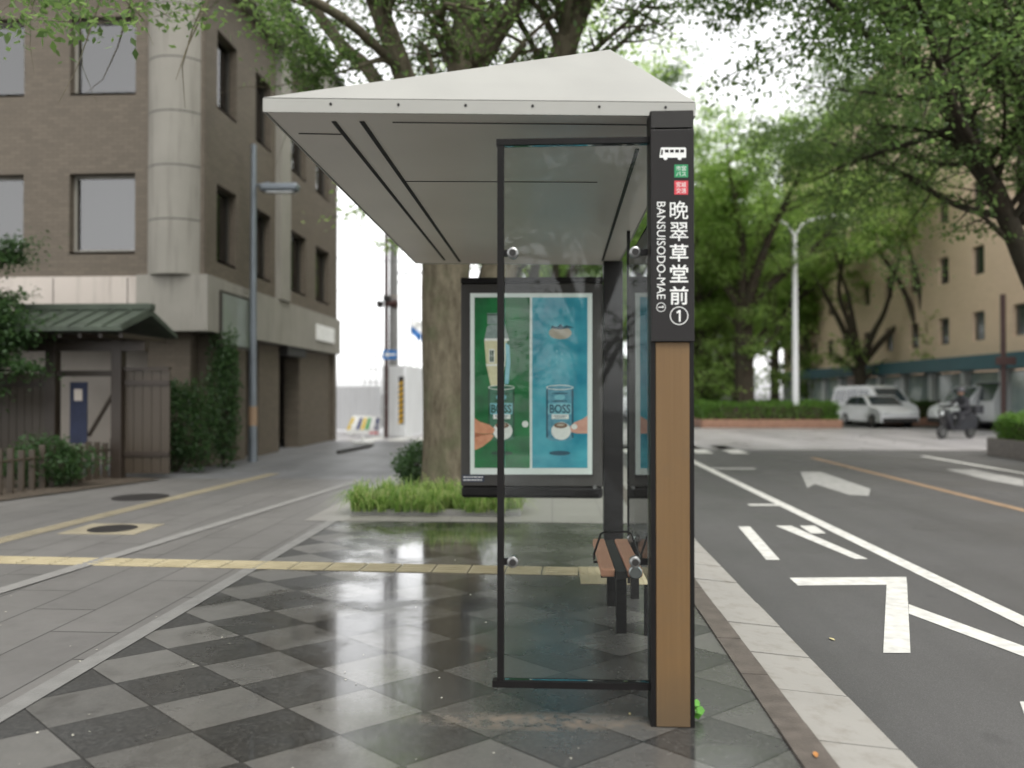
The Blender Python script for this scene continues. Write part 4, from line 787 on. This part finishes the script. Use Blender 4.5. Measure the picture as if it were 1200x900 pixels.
mb=MB(); P=[at(x,y,yq-.004) for x,y in ((450.2,415.5),(455,412),(455,414.4),(463.5,414.4),(463.5,416.6),(455,416.6),(455,419))]; mb.add(P,[list(range(7))],'white_paint'); mb.build('arrow',sg)
p=at(453,357,c.y); mb=MB(); mb.tube([p+Vector((-.35,0,.05)),p+Vector((.4,0,0))],.035,'brown_paint',8); mb.lathe(p+Vector((.05,-.12,0)),[(.06,0),(.16,.28),(.17,.34)],'brown_paint',14,'x'); mb.bbox(p.x-.3,p.x-.12,p.y-.15,p.y+.1,p.z-.1,p.z+.12,'dark_steel',.02); mb.bbox(p.x-.1,p.x+.14,p.y-.12,p.y+.12,p.z+.1,p.z+.3,'dark_steel',.03); mb.build('speaker_cluster',t)
for zz in (1.0,1.5,1.9):
    mb=MB(); mb.lathe((c.x,c.y,zz),[(.08,0),(.08,.03)],'steel',12); mb.build('clip',t)
c=gz(461,508); t=thing('utility_pole','grey concrete utility pole rising beside the brown pole','pole',(c.x,c.y,0)); mb=MB(); mb.tube([(c.x,c.y,0),(c.x,c.y,11)],[.19,.13],'pole_grey',16); mb.build('pole',t)
a=at(462,320,c.y); mb=MB(); mb.tube([a,a+Vector((1.3,0,0))],.035,'pole_grey',8); mb.tube([a+Vector((0,0,-.5)),a+Vector((.5,0,-.02))],.02,'pole_grey',6); mb.build('arm',t)
wr=thing('overhead_wire','thin orange brown wire strung past the utility pole','wire',tuple(at(455,342,c.y))); mb=MB(); a=at(300,325,24); b=at(560,348,c.y+3); mb.tube([a.lerp(b,k/12)-Vector((0,0,.25*math.sin(math.pi*k/12))) for k in range(13)],.014,'orange_paint',5); mb.build('wire',wr)
for i,(px,ytop,lb) in enumerate(((475,362,'tallest bare flagpole beyond the white hoarding'),(481,368,'flagpole with a drooping blue and white flag'),(489,385,'shorter bare flagpole nearest the tree trunk'))):
    c=at(px,460,48+i); f0=thing('flagpole',lb,'flagpole',(c.x,c.y,0)); mb=MB(); zt_=at(px,ytop,48+i).z; mb.tube([(c.x,c.y,0),(c.x,c.y,zt_)],[.06,.035],'steel',8); mb.build('pole',f0)
    if i==1:
        mb=MB(); w0=[];fs=[]
        for r_ in range(8):
            for q in range(5): w0.append((c.x+.05+q*.2*(1-.04*r_),c.y+.06*math.sin(q*2+r_),zt_-.1-r_*.16-q*.13))
        for r_ in range(7):
            for q in range(4): a=r_*5+q; mb.add([w0[a],w0[a+1],w0[a+6],w0[a+5]],[(0,1,2,3)],'sign_blue' if r_>3 else 'white_paint')
        mb.build('flag',f0)
for i,(a_,b_2,lb) in enumerate(((at(300,236,22),at(560,262,30),'thin dark wire crossing the sky gap under the shelter roof'),(at(300,290,22),at(560,300,31),'thin dark cable meeting the top of the utility pole'))):
    mb=MB(); mb.tube([Vector(a_).lerp(Vector(b_2),k/12)-Vector((0,0,.3*math.sin(math.pi*k/12))) for k in range(13)],.012,'dark_steel',5); tag(mb.build('overhead_wire'),lb,'wire')
# scaffold frames
t=thing('scaffold','light tube scaffold frame standing beyond the low hoarding','scaffold',tuple(gz(436,500))); y_=gz(436,500).y+2; xs=[at(p,460,y_).x for p in (427,434,441)]; mb=MB()
for x in xs:
    for dy in (0,1.2): mb.tube([(x,y_+dy,0),(x,y_+dy,at(430,413,y_).z)],.025,'steel',6)
for k in range(5):
    z=.8+k*.6
    for dy in (0,1.2): mb.tube([(xs[0],y_+dy,z),(xs[-1],y_+dy,z)],.02,'steel',5)
mb.build('tubes',t)
# striped barrier
c=gz(426,510); t=thing('barrier','low road barrier with slanting blue, yellow, green and white stripes','barrier',(c.x,c.y,0)); yb=c.y; xa,xb=at(408,460,yb).x,at(444,460,yb).x; H=.68
mb=MB(); mb.prism([(xa-.05,yb,.12),(xb,yb,.12),(xb+.02,yb+.25,H),(xa+.1,yb+.25,H)],(0,.03,0),'white_paint'); bp=mb.build('board',t)
cols=['yellow_paint','white_paint','navy_paint','yellow_paint','green_paint','white_paint','navy_paint']
mb=MB()
for k,m_ in enumerate(cols):
    f0,f1=k/7,(k+.72)/7; A_=Vector((xa-.05,yb-.004,.2)); B_=Vector((xb,yb-.004,.2)); D_=Vector((xb+.02,yb+.246,H-.02)); E_=Vector((xa+.1,yb+.246,H-.02)); mb.add([A_.lerp(B_,f0),A_.lerp(B_,f1),E_.lerp(D_,f1),E_.lerp(D_,f0)],[(0,1,2,3)],m_)
mb.build('stripes',bp)
for x in (xa+.1,xb-.1):
    mb=MB(); mb.box(x-.02,x+.02,yb-.2,yb+.5,.0,.05,'white_paint'); mb.box(x-.02,x+.02,yb+.03,yb+.06,.05,.4,'white_paint'); mb.build('foot',t)
mb=MB(); mb.box(xa-.1,xb-.3,yb-.12,yb-.08,.06,.12,'white_paint'); mb.box(xb-.3,xb,yb-.12,yb-.08,.06,.12,'red_ink'); mb.build('bar',t)
c=gz(425,520); t=thing('marker_base','small white plastic base standing in front of the striped barrier','base',(c.x,c.y,0)); mb=MB(); mb.bbox(c.x-.28,c.x+.28,c.y-.15,c.y+.15,0,.1,'white_paint',.02); mb.build('plate',t); mb=MB(); mb.lathe((c.x,c.y,.1),[(.05,0),(.05,.12),(.03,.14)],'white_paint',12); mb.build('socket',t)
mb=MB(); P=[gz(*q,.03) for q in ((396,530),(412,527),(432,523),(437,521))]; mb.tube(P,[.05,.06,.05,.03],'dark_steel',8); tag(mb.build('cable_cover'),'short black cable lying on the ground before the striped barrier','cable')

# ---------------- vehicles ----------------
def car(name,label,L,W_,H,prof,glassp,paintm,px=None,Y=None,rz=0,loc=None,group=None,wheel=.31):
    """prof: side outline (x forward, z) of the painted body; glassp: side outline of the window band"""
    t=thing(name,label,'van' if 'van' in name else 'truck' if 'truck' in name else 'car',(0,0,0),group); hw=W_/2
    def shell(pts,m,inset,w0):
        # ring across the width: narrower towards the roof
        mb=MB(); n=len(pts); rows=[]
        for fy in (-1,-.93,-.0,.93,1):
            row=[]
            for x,z in pts:
                tp=max(0,(z-.95)/(H-.95+1e-6)); ww=w0*(1-inset*tp); sx=1-.012*(abs(fy)>.95); row.append(Vector((x*sx,fy*ww,z-(.02 if abs(fy)>.95 and z>H*.6 else 0))))
            rows.append(row)
        vs=[v for r in rows for v in r]; fs=[list(range(n)),[4*n+i for i in range(n)][::-1]]
        for r in range(4):
            for i in range(n): j=(i+1)%n; fs.append([r*n+i,r*n+j,(r+1)*n+j,(r+1)*n+i])
        mb.add(vs,fs,m,True); return mb
    body=shell(prof,paintm,.16,hw).build('body',t)
    # side windows, windscreen and rear window a little proud of the shell
    for s in (-1,1):
        for seg in glassp:
            mb=MB(); P=[]
            for x,z in seg:
                tp=max(0,(z-.95)/(H-.95)); P.append((x,s*(hw*(1-.16*tp)+.004),z))
            mb.prism(P,(0,-s*.02,0),'car_glass'); mb.build('window',t)
    xs=sorted(prof,key=lambda p:p[1]); 
    def cross(p,q,nm,m,wf=.86,off=.006):
        mb=MB(); (x0,z0),(x1,z1)=p,q; n=Vector((z1-z0,0,-(x1-x0))).normalized(); n=n if n.x*(x0+x1)>0 or True else -n
        if n.x*x0<0: n=-n
        def w(z): return hw*(1-.16*max(0,(z-.95)/(H-.95)))*wf
        a=[Vector((x0,-w(z0),z0)),Vector((x0,w(z0),z0)),Vector((x1,w(z1),z1)),Vector((x1,-w(z1),z1))]; mb.prism([v+n*off for v in a],-n*.02,m); return mb.build(nm,t)
    fr=[p for p in prof if p[0]>0]; 
    return t,cross
def add_wheels(t,xf,xr,hw,r=.31):
    for x in (xf,xr):
        for s in (-1,1):
            mb=MB(); mb.lathe((x,s*(hw-.06)-.09,r),[(r*.62,0),(r*.93,.0),(r,.03),(r,.15),(r*.93,.18),(r*.62,.18)],'rubber',22,'y'); w=mb.build('tyre',None); w2=bpy.data.objects.new('wheel',None)
            bpy.data.objects.remove(w2); w.parent=t; w.name='wheel'
            mb=MB(); mb.lathe((x,s*(hw-.06)+(.085 if s>0 else -.097),r),[(r*.6,0),(r*.6,.012)],'steel',18,'y'); mb.build('rim',w)
def van(label,loc,rz,name='van',paintm='car_white',group=None):
    L,H=4.5,1.9; prof=[(-2.2,.28),(-2.25,.7),(-2.2,1.15),(-2.08,1.75),(-1.9,1.88),(.6,1.9),(1.0,1.8),(1.65,1.12),(2.1,.95),(2.25,.75),(2.25,.3)]
    t,cross=car(name,label,L,1.7,H,prof,[[(-2.0,1.1),(-1.95,1.65),(-1.1,1.7),(-1.05,1.1)],[(-.95,1.1),(-1.0,1.7),(-.05,1.72),(.0,1.08)],[(.1,1.08),(.05,1.72),(.75,1.68),(1.3,1.08)]],paintm)
    cross((1.62,1.16),(1.03,1.76),'windscreen','car_glass'); cross((-2.2,1.15),(-2.1,1.68),'rear_window','car_glass',.8)
    for s in (-.62,.62):
        mb=MB(); mb.bbox(2.13,2.27,s-.17,s+.17,.66,.84,'lamp_clear',.03); mb.build('headlight',t); mb=MB(); mb.bbox(-2.27,-2.15,s*1.15-.07,s*1.15+.07,.8,1.25,'lamp_red',.02); mb.build('tail_light',t)
    mb=MB(); mb.bbox(2.2,2.32,-.78,.78,.28,.5,'dark_steel',.04); mb.bbox(-2.32,-2.2,-.78,.78,.28,.5,paintm,.04); mb.build('bumper',t)
    add_wheels(t,1.4,-1.35,.85); t.location=loc; t.rotation_euler=(0,0,rz); return t
def sedan(label,loc,rz,paintm='car_white',group=None):
    H=1.45; prof=[(-2.1,.25),(-2.15,.6),(-2.05,.92),(-1.5,1.0),(-1.0,1.4),(-.3,1.45),(.35,1.42),(1.05,.97),(1.85,.84),(2.12,.65),(2.12,.25)]
    t,cross=car('parked_car',label,4.3,1.7,H,prof,[[(-1.35,1.0),(-.98,1.33),(-.25,1.38),(-.25,.99)],[(-.17,.99),(-.17,1.38),(.3,1.35),(.9,.99)]],paintm,group=group)
    cross((1.02,1.0),(.42,1.38),'windscreen','car_glass'); cross((-1.45,1.02),(-1.03,1.37),'rear_window','car_glass')
    for s in (-.62,.62):
        mb=MB(); mb.bbox(1.95,2.14,s-.18,s+.18,.6,.74,'lamp_clear',.03); mb.build('headlight',t); mb=MB(); mb.bbox(-2.16,-2.05,s-.18,s+.18,.7,.86,'lamp_red',.02); mb.build('tail_light',t)
    mb=MB(); mb.bbox(2.06,2.2,-.78,.78,.25,.45,'dark_steel',.04); mb.bbox(-2.22,-2.1,-.78,.78,.25,.48,paintm,.04); mb.build('bumper',t)
    add_wheels(t,1.3,-1.3,.85,.3); t.location=loc; t.rotation_euler=(0,0,rz); return t
v=at2(1000,39); van('white minivan waiting across the road below the forked tree',(v[0]+.9,39,ZR),R(-78))
v=at2(1022,35.5); sedan('small white car standing close beside the minivan',(v[0]+1.0,37.6,ZR),R(-85))
v=at2(748,46); van('white van driving away down the avenue behind the shelter glass',(v[0],46,ZR),R(90))
v=at2(742,62); sedan('grey car following the avenue far behind the white van',(v[0]-1.2,60,ZR),R(-90),'car_grey')
v=at2(770,52); 
v=at2(1172,34); van('white delivery van with a dark windscreen behind the black scooter',(v[0],35,ZR),R(-165),'delivery_van')
# box truck
tk=thing('box_truck','white box truck at the edge of the photo behind the clipped hedge','truck',(0,0,0)); mb=MB(); mb.bbox(-2.6,1.0,-.95,.95,.75,2.5,'car_white',.03); mb.build('cargo_box',tk)
mb=MB(); mb.prism([(1.05,-.85,.4),(2.6,-.85,.4),(2.6,-.85,1.2),(2.25,-.85,2.0),(1.05,-.85,2.05)],(0,1.7,0),'car_white'); mb.build('cab',tk); mb=MB(); mb.prism([(2.61,-.75,1.22),(2.61,.75,1.22),(2.275,.75,1.96),(2.275,-.75,1.96)],(.01,0,.004),'car_glass'); mb.build('windscreen',tk)
mb=MB(); mb.box(-2.5,2.4,-.4,.4,.4,.72,'dark_steel'); mb.build('chassis',tk); add_wheels(tk,1.8,-1.6,.9,.38)
v=at2(1215,33); tk.location=(v[0]+.8,34,ZR); tk.rotation_euler=(0,0,R(185))

# rider on a scooter
def scooter(loc,rz):
    t=thing('scooter','black scooter ridden out over the pale crossing','scooter',(0,0,0))
    mb=MB(); P=[(-.85,0,.62),(-.6,0,.72),(-.2,0,.74),(0,0,.62),(.05,0,.34),(.4,0,.32),(.55,0,.5),(.68,0,.95)]
    mb.tube(P[:4],[.10,.16,.15,.08],'scooter_paint',14); mb.prism([(-.75,-.13,.35),(-.05,-.13,.28),(.42,-.13,.28),(.46,-.13,.36),(.02,-.13,.38),(-.1,-.13,.62),(-.8,-.13,.66)],(0,.26,0),'scooter_paint'); mb.prism([(.38,-.2,.34),(.5,-.2,.34),(.72,-.17,.95),(.62,-.17,1.0)],(0,.38,0),'scooter_paint'); mb.build('body',t)
    mb=MB(); mb.bbox(-.75,-.02,-.14,.14,.74,.82,'rubber',.03); mb.build('seat',t)
    for x in (-.6,.72):
        mb=MB(); mb.lathe((x,-.05,.23),[(.15,0),(.21,.01),(.235,.04),(.235,.06),(.21,.09),(.15,.1)],'rubber',22,'y'); w=mb.build('wheel',t); mb=MB(); mb.lathe((x,-.055,.23),[(.14,0),(.14,.11)],'steel',16,'y'); mb.build('rim',w)
    mb=MB(); mb.tube([(.68,0,.9),(.6,0,1.06),(.5,-.3,1.08)],.018,'dark_steel',8); mb.tube([(.6,0,1.06),(.5,.3,1.08)],.018,'dark_steel',8); mb.tube([(.66,0,.9),(.72,0,.25)],.03,'dark_steel',8)
    for s in(-1,1): mb.tube([(.58,s*.2,1.07),(.56,s*.26,1.25)],.008,'dark_steel',6); mb.bbox(.53,.56,s*.26-.06,s*.26+.06,1.22,1.31,'dark_steel',.01)
    mb.build('handlebar',t)
    mb=MB(); mb.lathe((.69,0,.86),[(.07,0),(.085,.03),(.05,.07)],'lamp_clear',16,'x'); mb.build('headlight',t)
    mb=MB(); mb.bbox(-1.05,-.68,-.2,.2,.83,1.13,'scooter_paint',.04); mb.build('top_box',t)
    t.location=loc; t.rotation_euler=(0,0,rz); return t
def figure(name,label,joints,edges,m,parent=None,mats=None,loc=(0,0,0),rz=0):
    me=bpy.data.meshes.new(name); me.from_pydata([j[:3] for j in joints],edges,[]); o=bpy.data.objects.new(name,me); C.objects.link(o)
    sk=o.modifiers.new('Skin','SKIN'); 
    for i,j in enumerate(joints): me.skin_vertices[0].data[i].radius=(j[3],j[4] if len(j)>4 else j[3])
    me.skin_vertices[0].data[0].use_root=True
    ss=o.modifiers.new('Subsurf','SUBSURF'); ss.levels=2; ss.render_levels=2
    m2=bpy.data.meshes.new_from_object(o.evaluated_get(bpy.context.evaluated_depsgraph_get())); bpy.data.objects.remove(o); o=bpy.data.objects.new(name,m2); C.objects.link(o); m2.materials.clear(); m2.materials.append(M[m])
    for p in m2.polygons: p.use_smooth=True
    return o
sloc=gz(1122,514,ZR); srz=R(-155)
scooter((sloc.x,sloc.y,ZR),srz)
J=[(-.38,0,.88,.15,.17),(-.33,0,1.08,.13,.17),(-.27,0,1.30,.14,.19),(-.22,0,1.42,.06,.06),(-.20,0,1.52,.055,.055)]
E_=[(0,1),(1,2),(2,3),(3,4)]
for s in (-1,1):
    k=len(J); J+=[(-.34,s*.11,.86,.095),(.04,s*.16,.84,.075),(.12,s*.13,.45,.055),(.14,s*.13,.39,.045),(.28,s*.14,.37,.04)]; E_+=[(0,k),(k,k+1),(k+1,k+2),(k+2,k+3),(k+3,k+4)]
    k=len(J); J+=[(-.25,s*.2,1.34,.065),(-.05,s*.28,1.12,.05),(.28,s*.28,1.09,.038)]; E_+=[(2,k),(k,k+1),(k+1,k+2)]
body=figure('person','',J,E_,'cloth_dark')
tag(body,'person in dark clothes and helmet riding the black scooter','person')
for s in (-1,1):
    mb=MB(); mb.bbox(.27,.36,s*.28-.045,s*.28+.045,1.055,1.12,'cloth_dark',.015)
    for f_ in range(4): y_=s*.28-.036+f_*.024; mb.tube([(.35,y_,1.10),(.43,y_,1.105),(.455,y_,1.085),(.45,y_,1.055)],[.011,.011,.010,.009],'cloth_dark',6)
    mb.tube([(.31,s*.235,1.09),(.37,s*.225,1.065),(.42,s*.235,1.055)],[.014,.012,.010],'cloth_dark',6); o=mb.build('glove'); o.parent=body
mb=MB(); mb.lathe((-.18,0,1.60),[(.02,-.125),(.075,-.10),(.098,-.03),(.095,.04),(.06,.10),(.02,.12)],'skin',20); mb.tube([(-.09,0,1.60),(-.065,0,1.575)],[.014,.016],'skin',6)
for s in (-1,1): mb.lathe((-.092,s*.035,1.612),[(.004,0),(.013,.004),(.004,.009)],'rubber',8,'x')
mb.box(-.094,-.086,-.025,.025,1.535,1.543,'red_ink'); o=mb.build('head'); o.parent=body
mb=MB(); mb.lathe((-.19,0,1.63),[(.135,-.06),(.142,0),(.13,.07),(.085,.125),(.02,.145)],'scooter_paint',24); mb.tube([(-.1,-.11,1.6),(-.03,0,1.64),(-.1,.11,1.6)],.02,'scooter_paint',6); o=mb.build('helmet'); o.parent=body
body.location=(sloc.x,sloc.y,ZR); body.rotation_euler=(0,0,srz)

# ---------------- hedges, double lamp, beige building ----------------
def hedge(label,x0,x1,y0,y1,h,n,size,lm='leaf_hedge',kerb='planter_brick',kh=.3):
    t=thing('hedge',label,'hedge',((x0+x1)/2,(y0+y1)/2,0)); mb=MB(); mb.bbox(x0-.12,x1+.12,y0-.12,y1+.12,-.08,kh,kerb,.03); mb.build('planter_kerb',t)
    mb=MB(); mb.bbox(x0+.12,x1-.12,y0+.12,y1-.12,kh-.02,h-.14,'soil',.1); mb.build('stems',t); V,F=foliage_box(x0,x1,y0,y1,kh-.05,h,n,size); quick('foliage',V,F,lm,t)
rng=np.random.default_rng(77)
hedge('light green clipped hedge in an orange brick bed below the thick trunked tree',6.7,12.6,35.6,39.5,1.05,26000,.13)
hedge('clipped hedge between the white car and the scooter',16.6,20.4,38.5,42,1.0,16000,.13,'leaf_mid')
hedge('dense green clipped hedge in a dark brown bed nearest the avenue road',10.9,15,14,20.2,.95,46000,.09,'leaf_hedge','kerb_brown',.38)
hedge('low far hedge along the avenue kerb beyond the crossing',-2.2,-.6,37,60,.9,12000,.16,'leaf_mid')
b=at2(932,36); lamp=thing('double_street_lamp','pale double armed street lamp rising in front of the trees across the road','street lamp',b)
mb=MB(); z1_=at(932,275,36).z; mb.tube([(b[0],36,0),(b[0],36,z1_)],[.16,.10],'white_panel',14); mb.build('pole',lamp)
for s in (-1,1):
    mb=MB(); z2=at(932,258,36).z; P=[(b[0],36,z1_-.1),(b[0]+s*.35,36,z1_+.45),(b[0]+s*.95,36,z2+.05),(b[0]+s*1.6,36,z2+.15)]; mb.tube([tuple(q[:3]) for q in smooth_line(P)],.06,'white_panel',10); ar=mb.build('arm',lamp)
    mb=MB(); mb.bbox(b[0]+s*1.85-.5,b[0]+s*1.85+.5,35.85,36.15,z2+.08,z2+.25,'white_panel',.06); mb.build('lamp_head',ar)
BX2=18.4; by0,by1=24,64
bb=thing('beige_building','large beige tiled building with small dark windows and a teal band over the shops','building',(BX2,by0,0))
rows=[3.75,6.6,9.45,12.3,15.15]; hs=[]
for z in rows:
    y=by0+1.6
    while y<by1-1.5: hs.append((y-by0,y-by0+1.0,z,z+1.25)); y+=3.05
mb=MB(); wall_grid(mb,(BX2,by0,0),(0,1,0),(-1,0,0),0,by1-by0,3.05,19,hs,.4,'beige_tile'); mb.box(BX2+.02,BX2+20,by0-.3,by0-.001,0,19,'beige_tile'); mb.box(BX2+.02,BX2+20,by1+.001,by1+.3,0,19,'beige_tile'); mb.build('wall',bb)
mb=MB(); mb.box(BX2-.25,BX2+20.2,by0-.5,by1+.5,19.001,19.5,'beige_tile'); mb.build('roof',bb)
mb=MB(); mb.box(BX2-1.0,BX2+.3,by0,by1,2.45,3.04,'teal_awning'); mb.build('awning',bb)
mb=MB(); mb.box(BX2+1.5,BX2+1.6,by0,by1,0,2.44,'shop_white')
for k in range(14): mb.box(BX2-.1,BX2+.35,by0+k*3.05,by0+k*3.05+.4,0,2.44,'shop_white')
mb.build('shop_wall',bb)
for k in range(13):
    mb=MB(); y=by0+k*3.05+.42; mb.box(BX2+.1,BX2+.14,y,y+2.6,.0,2.4,'window_frame'); w=mb.build('shop_window',bb); mb=MB(); mb.box(BX2+.085,BX2+.098,y+.06,y+2.54,.1,2.34,'shop_glass'); mb.build('pane',w)
for h in hs:
    mb=MB(); y=by0+h[0]; mb.box(BX2+.15,BX2+.21,y+.01,y+.99,h[2]+.01,h[3]-.01,'window_frame'); w=mb.build('window',bb); mb=MB(); mb.box(BX2+.14,BX2+.149,y+.06,y+.94,h[2]+.06,h[3]-.06,'dark_window'); mb.build('pane',w)
# brown sign post on the right
c=at2(1176,30); t=thing('banner_pole','slim dark red brown pole with a small box sign before the beige building','pole',c); mb=MB(); mb.tube([(c[0],30,0),(c[0],30,at(1176,345,30).z)],.09,'brown_paint',12); mb.build('pole',t); mb=MB(); z_=at(1176,423,30).z; mb.bbox(c[0]-.35,c[0]+.35,29.8,29.9,z_-.15,z_+.15,'brown_paint',.02); mb.build('sign_box',t)
# far pale office blocks closing the avenue and the far side
def block(label,x0,x1,y0,y1,h,m,nx,nz,glassm='dark_window'):
    t=thing('office_building',label,'building',((x0+x1)/2,y0,0)); mb=MB(); mb.box(x0,x1,y0,y1,0,h,m); mb.box(x0-.2,x1+.2,y0-.2,y1+.2,h+.001,h+.5,m); mb.build('wall',t)
    for i in range(nx):
        for k in range(nz):
            a=x0+(x1-x0)*(i+.18)/nx; b_=x0+(x1-x0)*(i+.82)/nx; z=1+(h-1.5)*(k+.25)/nz; z2=1+(h-1.5)*(k+.75)/nz
            mb=MB(); mb.box(a,b_,y0-.05,y0-.002,z,z2,'window_frame'); w=mb.build('window',t); mb=MB(); mb.box(a+.12,b_-.12,y0-.07,y0-.052,z+.12,z2-.12,glassm); mb.build('pane',w)
block('pale shop block with pinkish signs behind the thick trunked tree',9,17.5,70,85,9,'shop_white',5,3)
block('grey office tower closing the avenue far behind the glass',-1,7,125,140,16,'concrete',5,6)
mb=MB(); mb.box(10.5,12.2,69.7,69.85,1.2,4.2,'red_ink'); tag(mb.build('shop_banner'),'faded red banner on the pale shop block','banner')
# trees behind the camera, mirrored in the glass and the wet paving
tree('roadside_tree','tree standing on the pavement outside the photo opposite the shelter glass',auto_limbs((-2.6,-7.5,0),10,6,7,.35,.3,91),(-2.6,-7.5,0),None,'leaf_mid','bark',.15,5,5,15,2.6,.3,.35,8,seed=91)
tree('roadside_tree','tree standing by the kerb outside the photo behind the viewer',auto_limbs((1.0,-15,0),11,6,7,.35,.3,92),(1.0,-15,0),None,'leaf_mid','bark',.16,5,5,13,2.6,.3,.35,8,seed=92)
tree('roadside_tree','tree standing across the road outside the photo behind the viewer',auto_limbs((9,-9,0),12,7,7,.35,.3,93),(9,-9,0),None,'leaf_mid','bark',.16,5,5,22,2.6,.3,.35,8,seed=93)
bpy.context.view_layer.update()
